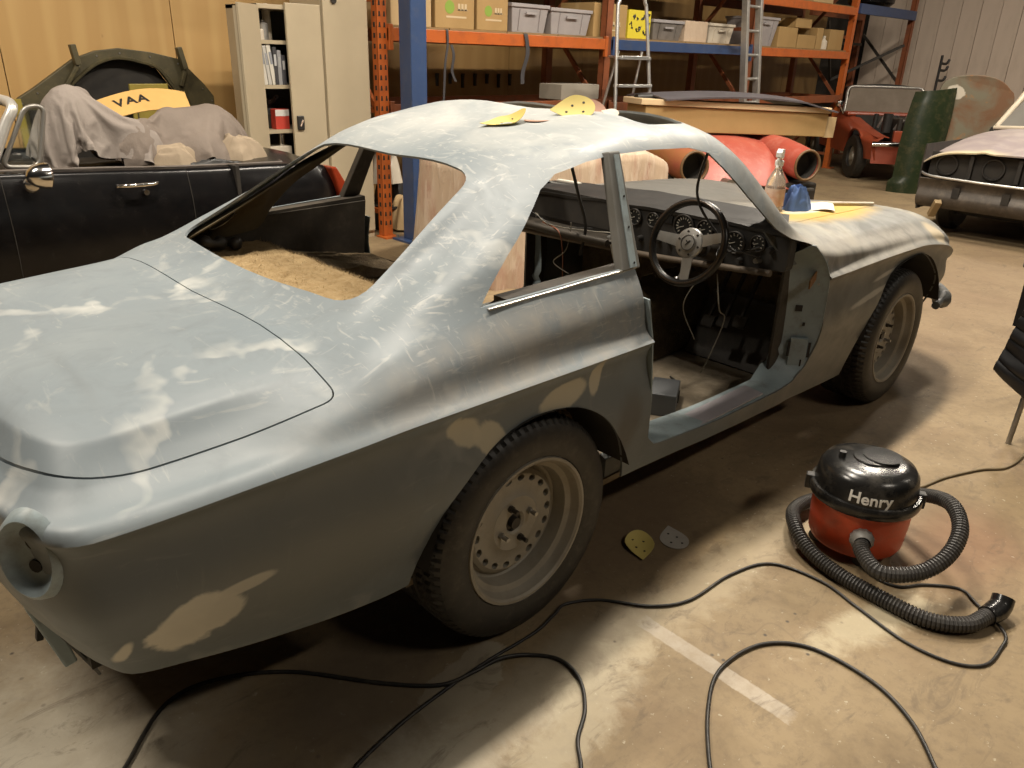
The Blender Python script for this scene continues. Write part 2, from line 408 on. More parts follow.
    t.val(b.inputs['Roughness'], t.math('ADD', .36, t.math('MULTIPLY', n2, .25)))
    t.l(t.bump(t.math('ADD', t.math('MULTIPLY', fine, .3), n2), .06, .004), b.inputs['Normal'])
    return m
FIL = (.72, .67, .55)
PATCH = [(-.845, .475, .085, .060, -.2, .10, .8, 11, 'side', FIL, .95), (-.755, .525, .060, .015, -.12, .2, .5, 14, 'side', FIL, .9),
         (-.225, .68, .055, .035, .5, .15, .9, 12, 'side', (.48, .44, .335), .9), (-.155, .640, .06, .035, .7, .15, .9, 12, 'side', (.48, .44, .335), .9),
         (.09, .675, .085, .036, -.15, .12, .6, 12, 'side', (.48, .44, .335), .9), (.21, .695, .022, .05, .1, .15, .5, 16, 'side', (.48, .44, .34), .9),
         (.36, .52, .05, .10, 0, .4, .5, 12, 'side', (.09, .075, .06), .5), (-.965, .45, .012, .03, .3, .3, .5, 20, 'side', FIL, .8),
         (2.62, .755, .10, .035, .3, .3, .8, 9, 'side', (.50, .42, .29), .9), (1.9, .60, .16, .012, -.1, .4, .6, 14, 'side', (.48, .46, .40), .7),
         (2.05, .665, .10, .009, -.1, .4, .6, 14, 'side', (.52, .49, .42), .7), (-.62, .52, .25, .13, -.2, .8, .9, 7, 'side', (.165, .165, .14), .5),
         (2.05, -.42, .42, .15, .05, .35, .5, 7, 'top', (.52, .33, .05), .9), (2.3, .20, .95, .42, 0, .25, .6, 5, 'top', (.10, .095, .085), .85), (1.95, -.40, .16, .05, .0, .3, .6, 8, 'top', (.66, .61, .50), .8)]
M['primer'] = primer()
M['jamb'] = mat('pale_blue_jamb_paint', (.31, .375, .395), .45, c2=(.23, .28, .295), ns=5, dirt=(.13, .11, .085), dirtamt=.6)
M['jambdark'] = mat('dusty_sill_paint', (.12, .13, .13), .5, c2=(.08, .08, .075), ns=6, dirt=(.40, .36, .28), dirtamt=.4)

def ST(x, *rows):
    out = [(x, 0.0, rows[0])]+[(x, y, z) for (y, z) in rows[1:]]
    assert len(out) == 9
    return out
NET = [
 (-1.50, [(-1.040,0,.832), (-1.045,0,.832), (-1.05,0,.822), (-1.070,0,.785), (-1.085,0,.757), (-1.11,0,.735), (-1.125,0,.70), (-1.115,0,.52), (-1.07,0,.40)]),
 (-1.12, [(-.985,0,.837), (-.985,.37,.827), (-1.0,.43,.812), (-1.022,.45,.780), (-1.040,.468,.755), (-1.062,.485,.735), (-1.080,.50,.705), (-1.075,.49,.52), (-1.03,.45,.40)]),
 (-1.00, [(-.945,0,.842), (-.945,.475,.826), (-.958,.528,.812), (-.98,.562,.784), (-1.0,.588,.759), (-1.015,.632,.740), (-1.03,.682,.713), (-1.028,.655,.53), (-.985,.60,.385)]),
 (-.94, [(-.905,0,.847), (-.905,.505,.827), (-.918,.552,.815), (-.945,.586,.786), (-.965,.618,.762), (-.975,.664,.744), (-.985,.722,.720), (-.985,.705,.54), (-.95,.638,.368)]),
 (-.86, ST(-.86, .851, (.522,.831), (.560,.819), (.598,.788), (.634,.764), (.682,.747), (.738,.726), (.725,.55), (.655,.352))),
 (-.70, ST(-.70, .863, (.526,.843), (.566,.830), (.606,.800), (.646,.777), (.693,.756), (.748,.733), (.742,.55), (.675,.328))),
 (-.50, ST(-.50, .878, (.532,.858), (.574,.846), (.626,.829), (.672,.812), (.712,.790), (.760,.742), (.754,.55), (.688,.303))),
 (-.40, ST(-.40, .896, (.46,.890), (.555,.877), (.622,.865), (.668,.848), (.715,.812), (.766,.748), (.76,.55), (.692,.297))),
 (-.33, ST(-.33, .918, (.47,.918), (.515,.904), (.595,.890), (.660,.868), (.715,.826), (.769,.75), (.762,.55), (.695,.30))),
 (-.20, ST(-.20, .990, (.440,.990), (.478,.966), (.592,.942), (.657,.895), (.716,.838), (.770,.75), (.763,.55), (.70,.305))),
 (0.0, ST(0.0, 1.113, (.415,1.098), (.455,1.072), (.598,1.014), (.662,.923), (.719,.848), (.771,.75), (.764,.55), (.71,.315))),
 (.10, ST(.10, 1.170, (.398,1.152), (.452,1.126), (.597,1.058), (.666,.929), (.721,.852), (.772,.75), (.765,.55), (.712,.32))),
 (.25, ST(.25, 1.230, (.415,1.210), (.480,1.184), (.600,1.108), (.672,.935), (.723,.856), (.772,.75), (.765,.55), (.715,.32))),
 (.44, ST(.44, 1.269, (.44,1.250), (.508,1.232), (.590,1.150), (.682,.940), (.726,.862), (.772,.75), (.765,.55), (.72,.315))),
 (.65, ST(.65, 1.290, (.45,1.276), (.520,1.250), (.592,1.165), (.686,.942), (.727,.866), (.773,.75), (.766,.55), (.72,.305))),
 (.88, ST(.88, 1.288, (.45,1.273), (.525,1.247), (.597,1.158), (.682,.940), (.726,.862), (.773,.75), (.766,.55), (.72,.29))),
 (.97, ST(.97, 1.275, (.45,1.258), (.528,1.232), (.604,1.140), (.703,.935), (.747,.806), (.773,.75), (.766,.55), (.72,.286))),
 (1.07, ST(1.07, 1.212, (.45,1.202), (.548,1.182), (.625,1.095), (.695,.933), (.727,.876), (.773,.75), (.766,.55), (.72,.282))),
 (1.19, ST(1.19, 1.118, (.49,1.103), (.585,1.080), (.650,1.020), (.700,.925), (.730,.872), (.773,.75), (.766,.55), (.72,.278))),
 (1.30, ST(1.30, 1.020, (.53,1.000), (.618,.972), (.668,.942), (.705,.912), (.738,.885), (.773,.75), (.766,.55), (.72,.274))),
 (1.42, ST(1.42, .915, (.54,.905), (.640,.893), (.682,.882), (.711,.868), (.741,.845), (.773,.75), (.766,.55), (.715,.27))),
 (1.55, ST(1.55, .892, (.50,.892), (.622,.880), (.680,.862), (.713,.842), (.742,.818), (.773,.75), (.766,.55), (.71,.26))),
 (1.90, ST(1.90, .872, (.48,.882), (.60,.870), (.670,.845), (.708,.82), (.741,.795), (.772,.752), (.762,.55), (.70,.24))),
 (2.30, ST(2.30, .850, (.48,.866), (.59,.856), (.665,.832), (.705,.805), (.739,.78), (.772,.748), (.76,.55), (.70,.26))),
 (2.60, ST(2.60, .815, (.47,.842), (.58,.834), (.655,.808), (.698,.78), (.733,.755), (.765,.715), (.752,.54), (.69,.32))),
 (2.85, ST(2.85, .760, (.45,.795), (.56,.785), (.632,.76), (.678,.73), (.710,.70), (.738,.655), (.728,.52), (.67,.37))),
 (3.02, ST(3.02, .700, (.42,.73), (.52,.718), (.588,.69), (.630,.66), (.660,.625), (.682,.58), (.672,.48), (.62,.385))),
 (3.11, [(3.10,0,.65), (3.10,.37,.67), (3.105,.46,.655), (3.11,.52,.63), (3.11,.56,.605), (3.11,.59,.575), (3.11,.605,.54), (3.11,.59,.46), (3.09,.55,.39)]),
 (3.16, [(3.13,0,.63), (3.13,.24,.64), (3.135,.29,.62), (3.15,.34,.60), (3.16,.38,.58), (3.165,.40,.555), (3.17,.41,.525), (3.17,.40,.46), (3.14,.37,.39)]),
 (3.30, [(3.14,0,.62), (3.15,0,.62), (3.16,0,.61), (3.17,0,.595), (3.18,0,.575), (3.19,0,.55), (3.19,0,.52), (3.19,0,.46), (3.16,0,.39)]),
]
SEGN = [6, 6, 6, 6, 5, 6, 3, 3, 8, 6]
def coupe_surface():
    ts = [t_ for t_, _ in NET]
    ev = [[pchip(ts, [st[j][k] for _, st in NET]) for k in range(3)] for j in range(9)]
    smp = []; tt = -1.5
    while tt < 3.3001:
        smp.append(tt)
        if tt < -1.12-1e-6: tt += .38/12
        elif tt < -.86-1e-6: tt += .02
        elif tt < 1.6: tt += .025
        elif tt < 2.9: tt += .04
        else: tt += .02
    if smp[-1] < 3.3: smp.append(3.3)
    secs = []
    for t_ in smp:
        cp = [Vector([e(t_) for e in ev[j]]) for j in range(9)]
        out = []
        w_ = cp[6].y/.77; cp[6].y += .005*w_; cp.insert(7, cp[6]+Vector((0, -.013*w_, -.012))); cp.insert(6, cp[6]+Vector((0, -.024*w_, .016)))
        for g in (((0, 2), (2, 4)) if t_ < -.43 else ((0, 4),))+((4, 7), (7, 10)):
            seg = cp[g[0]:g[1]+1]; n = len(seg)
            for i in range(n-1):
                p1, p2 = seg[i], seg[i+1]
                if i > 0: p0 = seg[i-1]
                elif g[0] == 0: p0 = Vector((p2.x, -p2.y, p2.z))
                else: p0 = p1*2-p2
                p3 = seg[i+2] if i+2 < n else p2*2-p1
                # non-uniform (chordal) Hermite tangents
                d01 = max((p1-p0).length, 1e-6); d12 = max((p2-p1).length, 1e-6); d23 = max((p3-p2).length, 1e-6)
                m1 = ((p1-p0)/d01*d12+(p2-p1)/d12*d01)/(d01+d12)*d12
                m2 = ((p2-p1)/d12*d23+(p3-p2)/d23*d12)/(d12+d23)*d12
                N = SEGN[g[0]+i]
                for k in range(N):
                    x = k/N
                    out.append((1+2*x)*(1-x)**2*p1+x*(1-x)**2*m1+x*x*(3-2*x)*p2+x*x*(x-1)*m2)
        out.append(cp[10])
        for _ in range(1):     # soften the two creases a little
            nw = list(out)
            for i in range(1, len(out)-1): nw[i] = out[i]*.64+(out[i-1]+out[i+1])*.18
            out = nw
        secs.append(out)
    mb = MB(); nr = len(secs[0])
    full = []
    for s_ in secs:
        row = [Vector((p.x, -p.y, p.z)) for p in s_[::-1]]+list(s_[1:])
        full.append(row)
    nc = len(full[0])
    vs = [p for row in full for p in row]
    fs = [(i*nc+j, (i+1)*nc+j, (i+1)*nc+j+1, i*nc+j+1) for i in range(len(full)-1) for j in range(nc-1)]
    mb.add(vs, fs)
    return mb
def rounded(poly, r, n=6):
    """round the corners of a 2d polygon, r number or list"""
    out = []; N = len(poly)
    for i in range(N):
        p0, p1, p2 = Vector(poly[i-1]), Vector(poly[i]), Vector(poly[(i+1) % N])
        rr = r[i] if isinstance(r, (list, tuple)) else r
        if rr <= 0: out.append(tuple(p1)); continue
        a = p1+(p0-p1).normalized()*min(rr, (p0-p1).length*.49); b = p1+(p2-p1).normalized()*min(rr, (p2-p1).length*.49)
        for k in range(n+1):
            x = k/n; out.append(tuple((1-x)**2*a+2*x*(1-x)*p1+x*x*b))
    return out
def smooth2(poly, closed=True, n=4):
    return [(p.x, p.y) for p in spline([(a, b, 0) for a, b in poly], n, closed)]

coupe = thing('coupe_car', 'stripped blue-grey primer coupe with sanded panels, no doors and no glass', 'car')
base = coupe_surface()
me = base.mesh('body_shell', True, 1e-4)
bm = bmesh.new(); bm.from_mesh(me)
# normals outward
bm.faces.ensure_lookup_table()
top = max(bm.faces, key=lambda f: f.calc_center_median().z)
if top.normal.z < 0: bmesh.ops.reverse_faces(bm, faces=bm.faces)
bm.to_mesh(me); bm.free()
TH = .007
M['fibre'] = mat('brown_fibreglass', (.075, .056, .030), .7, c2=(.12, .092, .05), ns=7, dirt=(.04, .032, .02), dirtamt=.5, bump=.3, bs=40)
def setm(d):
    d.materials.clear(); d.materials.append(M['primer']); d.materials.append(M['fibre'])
def shell(me): 
    o = bpy.data.objects.new('body_shell', me.copy()); COL.objects.link(o)
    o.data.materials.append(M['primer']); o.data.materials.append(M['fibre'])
    s_ = o.modifiers.new('s', 'SOLIDIFY'); s_.thickness = TH; s_.offset = -1; s_.material_offset = 1; s_.material_offset_rim = 0
    m2 = evalmesh(o); o.modifiers.clear(); o.data = m2
    return o
body = shell(me)
SIDE = [(-.102,.919), (-.055,.955), (.020,1.012), (.115,1.080), (.203,1.140), (.267,1.172), (.37,1.198), (.46,1.211), (.62,1.217), (.80,1.213), (.885,1.195), (.941,1.148),
        (1.034,1.057), (1.165,.948), (1.243,.91), (1.366,.877), (1.445,.81), (1.478,.724), (1.492,.60), (1.488,.50), (1.455,.405), (1.39,.355), (1.28,.345), (.90,.352), (.60,.378),
        (.525,.390), (.480,.43), (.460,.50), (.445,.60), (.420,.756), (.418,.861), (.421,.940), (.25,.935), (.05,.926)]
CUTS = []
class _C:
    def prism(self, *a): m_ = MB(); m_.prism(*a); CUTS.append(m_)
cut = _C()
for sg in (-1, 1):
    pl = SIDE
    cut.prism(pl, lambda x, z: (x, sg*.42, z), lambda x, z: (x, sg*1.0, z))
# wheel arches
RARCH = [(.405,.20), (.400,.33), (.335,.47), (.245,.575), (.142,.632), (.02,.652), (-.09,.640), (-.195,.592), (-.298,.492), (-.345,.36), (-.365,.20)]
FARCH = [(2.80,.20), (2.79,.36), (2.70,.53), (2.56,.645), (2.42,.695), (2.28,.700), (2.14,.675), (2.03,.60), (1.955,.48), (1.915,.36), (1.90,.15)]
for sg in (-1, 1):
    for A in (RARCH, FARCH):
        pl = smooth2(A, False, 4)
        cut.prism(pl, lambda x, z: (x, sg*.45, z), lambda x, z: (x, sg*1.0, z))
def plane_cut(o, e1, poly, d=.13):
    e1 = Vector(e1).normalized(); o = Vector(o); nrm = Vector((0, 1, 0)).cross(e1).normalized()
    if nrm.z < 0: nrm = -nrm
    cut.prism(poly, lambda s_, y: o+e1*s_+Vector((0, y, 0))-nrm*d, lambda s_, y: o+e1*s_+Vector((0, y, 0))+nrm*d)
RW = rounded([(-.02,.20), (.0,.470), (.505,.378), (.52,.18), (.52,-.18), (.505,-.378), (.0,-.470), (-.02,-.20)], [.1,.085,.06,.1,.1,.06,.085,.1], 6)
plane_cut((-.335,0,.925), (.437,0,.245), RW, .10)
WS = rounded([(.0,.43), (.03,.20), (.03,-.20), (.0,-.43), (.50,-.56), (.53,-.3), (.53,.3), (.50,.56)], .05, 4)
plane_cut((1.0,0,1.255), (.40,0,-.335), WS, .07)
SR = rounded([(.70,.46), (.70,-.46), (.925,-.46), (.925,.46)], .05, 4)
cut.prism(SR, lambda x, y: (x, y, 1.235), lambda x, y: (x, y, 1.4))
BOOT = rounded([(-.495,.0), (-.490,.54), (-.492,.672), (-.70,.645), (-.90,.628), (-.982,.594), (-1.038,.455), (-1.088,0), (-1.038,-.455), (-.982,-.594), (-.90,-.628), (-.70,-.645), (-.492,-.672), (-.490,-.54)],
               [.0,.04,.035,.08,.05,.06,.1,.1,.1,.06,.05,.08,.035,.04], 6)
def inset(poly, d):
    n = len(poly); out = []
    cx = sum(p[0] for p in poly)/n; cy = sum(p[1] for p in poly)/n
    for i in range(n):
        a, b, c_ = Vector(poly[i-1]), Vector(poly[i]), Vector(poly[(i+1) % n])
        tg = (c_-a).normalized(); nn = Vector((-tg.y, tg.x))
        if nn.dot(Vector((cx, cy))-b) < 0: nn = -nn
        out.append(tuple(b+nn*d))
    return out
BZ = .725
cut.prism(BOOT, lambda x, y: (x, y, BZ), lambda x, y: (x, y, 1.0))
BON = rounded([(1.62,.52), (1.62,-.52), (2.2,-.50), (2.9,-.42), (2.98,0), (2.9,.42), (2.2,.50)], .04, 4)
cut.prism(BON, lambda x, y: (x, y, .55), lambda x, y: (x, y, 1.0))
for m_ in CUTS:
    nv = len(body.data.vertices); keep = body.data.copy()
    boolean(body, m_.mesh('cut'))
    print('CUT', nv, len(body.data.vertices))
    if len(body.data.vertices) < nv*.6:
        body.data = keep; c_ = bpy.data.objects.new('cut', m_.mesh('cut')); COL.objects.link(c_)
        bmod = body.modifiers.new('b', 'BOOLEAN'); bmod.object = c_; bmod.operation = 'DIFFERENCE'; bmod.solver = 'FAST'
        mm_ = evalmesh(body); body.modifiers.clear(); body.data = mm_; bpy.data.objects.remove(c_); print('FASTCUT', len(mm_.vertices))
setm(body.data); body.parent = coupe; finish(body.data, 38)
lid = shell(me); c2 = MB(); c2.prism(inset(BOOT, .0035), lambda x, y: (x, y, BZ), lambda x, y: (x, y, 1.0)); boolean(lid, c2.mesh('c'), 'INTERSECT')
lid.name = 'boot_lid'; setm(lid.data); lid.parent = coupe; finish(lid.data, 38)
lid['label'] = 'pale sanded boot lid'
bon = shell(me); c2 = MB(); c2.prism(inset(BON, .0035), lambda x, y: (x, y, .55), lambda x, y: (x, y, 1.0)); boolean(bon, c2.mesh('c'), 'INTERSECT')
bon.name = 'bonnet'; setm(bon.data); bon.parent = coupe; finish(bon.data, 38)
# ------------------------------------------------------------------ coupe: wheels
WR, LIP = .314, .209
def make_wheel():
    mb = MB()
    rimp = [(.150, .028), (.152, .020), (.160, .016), (.167, .022), (.169, .045), (.172, .062), (.186, .070), (.190, .078), (.194, .094), (.200, .100), (.2075, .100), (.209, .094), (.204, .086), (.196, .080), (.191, .0), (.196, -.08), (.206, -.09)]
    mb.lathe(rimp, seg=48)
    rim = mb.build('wheel', M['rim'], None, 30)
    d = MB(); dp = [(.027, .020), (.027, .036), (.034, .042), (.060, .040), (.078, .044), (.090, .036), (.112, .034), (.138, .036), (.150, .028), (.150, .018), (.10, .020)]
    d.lathe(dp, seg=48, closed=True)
    disc = d.build('wheel_disc', M['rim'], rim, 30)
    c = MB()
    for i in range(18):
        t = 2*PI*i/18; cx, cy = math.cos(t)*.128, math.sin(t)*.128
        rr = Vector((math.cos(t), math.sin(t), 0)); tg = Vector((-math.sin(t), math.cos(t), 0))
        pl = [(math.cos(a)*.0095, math.sin(a)*.0125) for a in [2*PI*k/10 for k in range(10)]]
        c.prism(pl, lambda u, v: Vector((cx, cy, -.1))+rr*u+tg*v, lambda u, v: Vector((cx, cy, .1))+rr*u+tg*v)
    for i in range(4):
        t = PI/4+PI/2*i
        pass
    boolean(disc, c.mesh('c')); finish(disc.data, 30)
    ty = MB()
    prof = [(.200, .085), (.212, .098), (.232, .105), (.258, .107), (.280, .103), (.296, .094), (.306, .083), (.3115, .070), (.313, .052), (.3075, .050), (.3075, .042), (.3135, .040), (.314, .022), (.308, .020), (.308, .010), (.314, .008)]
    prof = prof+[(r, -h*1.42) for r, h in prof[::-1]]
    N = 300
    def mod(i, k, r, h):
        kk = min(k, len(prof)-1-k)
        if r > .295 and kk in (6, 7, 8, 11, 12):
            ph = (i+int(abs(h)*240)) % 4
            if ph == 0: r -= .007
        return r, h
    ty.lathe(prof, seg=N, mod=mod)
    ty.build('tyre', M['rubber'], rim, 24)
    hb = MB(); hb.cyl((0,0,-.05), (0,0,.030), .027, 20); hb.cyl((0,0,.03), (0,0,.046), .016, 12); hb.cyl((0,0,-.06), (0,0,-.02), .14, 28)
    hb.build('hub', M['darkmetal'], rim, 40)
    for i in range(4):
        t = .35+PI/2*i; x, y = math.cos(t)*.054, math.sin(t)*.054
        s_ = MB(); s_.cyl((x, y, .03), (x, y, .052), .0095, 6); s_.cyl((x, y, .052), (x, y, .070), .0062, 10)
        s_.build('wheel_stud', M['steel'] if i % 2 == 0 else M['darkmetal'], rim, 40)
    return rim
wheel = make_wheel(); first = True
for (x, sg) in ((0, -1), (2.337, -1), (0, 1), (2.337, 1)):
    w = wheel if first else copy_tree(wheel); first = False
    w.parent = coupe; w.location = (x, sg*.645, .314)
    w.rotation_euler = (PI/2, .4*x, 0) if sg < 0 else (-PI/2, .3, 0)
# wheel-arch liners
for (x0, arch) in ((0.02, RARCH), (2.34, FARCH)):
    for sg in (-1, 1):
        l = MB(); pl = [p_ for p_ in smooth2(arch, False, 3) if p_[1] > (.345 if arch is RARCH else .38)]; n = len(pl)
        l.grid(lambda u, v: ((lambda p: (x0+(p[0]-x0)*1.0, sg*(.758-.375*v), p[1]+.001))(pl[min(int(round(u*(n-1))), n-1)])), n-1, 2)
        l.build('wheel_arch_liner', M['dark'], coupe, 60)
        l = MB(); l.prism([(x0+(p[0]-x0)*.985, p[1]-.002) for p in pl], lambda x, z: (x, sg*.383, z), lambda x, z: (x, sg*.375, z))
        l.build('wheel_arch_inner_panel', M['dark'], coupe)
# ------------------------------------------------------------------ coupe: floor, tunnel, bulkheads
M['carpet'] = mat('tan_carpet', (.42, .30, .15), .95, c2=(.30, .20, .09), ns=26, bump=.9, bs=160, dirt=(.55, .43, .25), dirtamt=.5)
M['carpetdark'] = mat('brown_carpet', (.085, .058, .030), .95, c2=(.16, .115, .06), ns=18, bump=.9, bs=140, dirt=(.28, .20, .10), dirtamt=.4)
M['floorpan'] = mat('dusty_floor_pan', (.30, .245, .17), .8, c2=(.20, .16, .11), ns=7, dirt=(.44, .38, .29), dirtamt=.5, bump=.3, bs=30)
M['trimdark'] = mat('scuffed_inner_trim', (.030, .025, .019), .6, c2=(.055, .045, .033), ns=10, dirt=(.14, .11, .08), dirtamt=.3)
f = MB(); f.box((.72, 0, .262), (2.1, 1.30, .02)); f.build('floor_pan', M['floorpan'], coupe)
tn = MB(); tn.prism(rounded([(-.15,.27), (-.125,.50), (-.06,.56), (.06,.56), (.125,.50), (.15,.27)], [0,.03,.04,.04,.03,0], 4), lambda y, z: (.45, y, z), lambda y, z: (1.74, y, z*1.05))
tn.build('transmission_tunnel', M['carpetdark'], coupe, 40)
fw = MB(); fw.box((1.755, 0, .54), (.03, 1.26, .56)); fw.build('firewall', M['carpetdark'], coupe)
ub = MB(); ub.box((.9, 0, .235), (2.6, .9, .03)); ub.box((-.62, 0, .36), (.75, 1.1, .03)); ub.build('underfloor', M['dark'], coupe)
rb = MB(); rb.box((.06, 0, .52), (.04, 1.16, .56), (0, -.22, 0)); rb.build('rear_seat_back', M['carpetdark'], coupe)
rs = MB(); rs.box((.27, 0, .40), (.42, 1.16, .26)); rs.build('rear_seat_pan', M['carpetdark'], coupe, bevel=.03)
ff = MB(); ff.box((1.62, -.42, .40), (.02, .50, .30), (0, .6, 0)); ff.build('toe_board', M['trimdark'], coupe)
for sg in (-1, 1):
    s_ = MB(); s_.prism([(.62,.262), (.645,.262), (.645,.335), (.62,.345)], lambda y, z: (.42, sg*y, z), lambda y, z: (1.72, sg*y, z)); s_.build('inner_sill', M['jambdark'], coupe)
# parcel shelf with shaggy carpet
sh = MB()
def shelf(u, v):
    x = -.37+.40*u; y = -.58+1.16*v
    return Vector((x, y, .838+.010*mnoise.noise((x*9, y*9, 1))+.006*mnoise.noise((x*30, y*30, 3))-(.05*max(0, (u-.85)/.15)**2)))
sh.grid(shelf, 20, 46); sh.build('parcel_shelf', M['carpet'], coupe, 60, solid=.02)
fz = MB(); rnd = random.Random(3)
for k in range(5200):
    u, v = rnd.random(), rnd.random()
    if k % 2: u = .90+.10*rnd.random()
    p = shelf(u, v); a = rnd.uniform(0, 2*PI); l_ = rnd.uniform(.006, .018)
    d = Vector((math.cos(a)*.8, math.sin(a)*.8, rnd.uniform(.2, .9))).normalized()*l_; sd = d.cross(Vector((0,0,1))).normalized()*.0009
    fz.add([p-sd, p+sd, p+d], [(0,1,2)])
fzo = fz.build('carpet_pile', M['carpet'], coupe); fzo['kind'] = 'stuff'
# left seat side block in dark shaggy carpet
bk = MB(); bk.grid(lambda u, v: (lambda a: Vector((.02+.42*u, .34+.28*min(1, max(0, (v-.5)*2+.0))*1.0, .42+.37*min(1, v*2)-.07*u*(1 if v > .4 else 0)+.012*mnoise.noise((u*9, v*9, 2)))))(0), 18, 18)
bk.grid(lambda u, v: Vector((.44+.02*mnoise.noise((u*5, v*6, 7)), .34+.28*u, .30+.42*v)), 6, 10)
bk.build('rear_side_carpet', M['carpetdark'], coupe, 60)
rg = MB(); pts = spline([(-.30, .50, .853), (-.26, .53, .875), (-.22, .50, .868), (-.17, .52, .862), (-.13, .49, .858)], 6); rg.tube(pts, .02, 8, rf=lambda i: .012+.012*math.sin(i*.5)**2)
rg.build('loose_trim_flap', M['black'], coupe, 60)
M['fibre2'] = mat('olive_brown_lining', (.10, .077, .038), .7, c2=(.075, .057, .03), ns=6, dirt=(.16, .125, .07), dirtamt=.4)
# inner quarter panels; the left one shows its speaker hole from here
for sg in (1, -1):
    q = MB(); pl = [(-.34,.55), (.40,.55), (.43,.925), (.0,.915), (-.15,.87), (-.34,.82)]
    q.prism(pl, lambda x, z: (x, sg*.612, z), lambda x, z: (x, sg*.604, z))
    q.build('inner_quarter_panel', M['trimdark'], coupe)
    rl = MB(); rl.beam((-.02, sg*.628, .912), (.44, sg*.645, .928), .045, .022); rl.build('waist_rail', M['trimdark'], coupe)
    if sg < 0: continue
    # lining of the left C pillar with its speaker hole
    tz = pchip([-.34, -.2, 0, .1, .28, .36], [.893, .962, 1.066, 1.112, 1.165, 1.180]); ty = pchip([-.34, -.2, 0, .1, .28, .36], [.455, .435, .412, .402, .445, .47])
    bz_ = pchip([-.34, -.15, 0, .02, .075, .125, .203, .284, .36], [.83, .86, .88, .915, .970, 1.012, 1.060, 1.112, 1.165]); by_ = pchip([-.34, 0, .125, .284, .36], [.585, .605, .600, .565, .53])
    def lin(u, v):
        x = -.34+.70*u; a = Vector((x, ty(x), tz(x))); b_ = Vector((x, by_(x), bz_(x))); p = a.lerp(b_, v)
        k = 4*v*(1-v)*(a-b_).length; return p+Vector((0, .10*k, .12*k))
    ln = MB(); ln.grid(lin, 30, 10); lno = ln.build('pillar_lining', M['fibre2'], coupe, 60, solid=.004)
    u0, v0 = (-.172+.34)/.70, .50; sc0 = lin(u0, v0); s1 = (lin(u0+.02, v0)-lin(u0-.02, v0)).normalized(); s2 = lin(u0, v0+.03)-lin(u0, v0-.03); s2 = (s2-s1*s2.dot(s1)).normalized(); sn = s1.cross(s2); sn = sn if sn.y < 0 else -sn
    hl_ = MB(); hl_.lathe([(.046, 0), (.046, .012), (.001, .012)], sc0, sn, 28); hlo = hl_.build('speaker_hole', M['dark'], lno, 40)
    rg = MB(); rg.tube([sc0+sn*.013+(s1*math.cos(a)+s2*math.sin(a))*.047 for a in [2*PI*k/28 for k in range(28)]], .0026, 6, closed=True); rg.build('speaker_hole_ring', M['steel'], lno, 60)
    for k in range(6):
        a = .3+2*PI*k/6; pc = sc0+sn*.008+(s1*math.cos(a)+s2*math.sin(a))*.057; b_ = MB(); b_.cyl(pc, pc+sn*.006, .003, 6); b_.build('screw', M['steel'], lno)
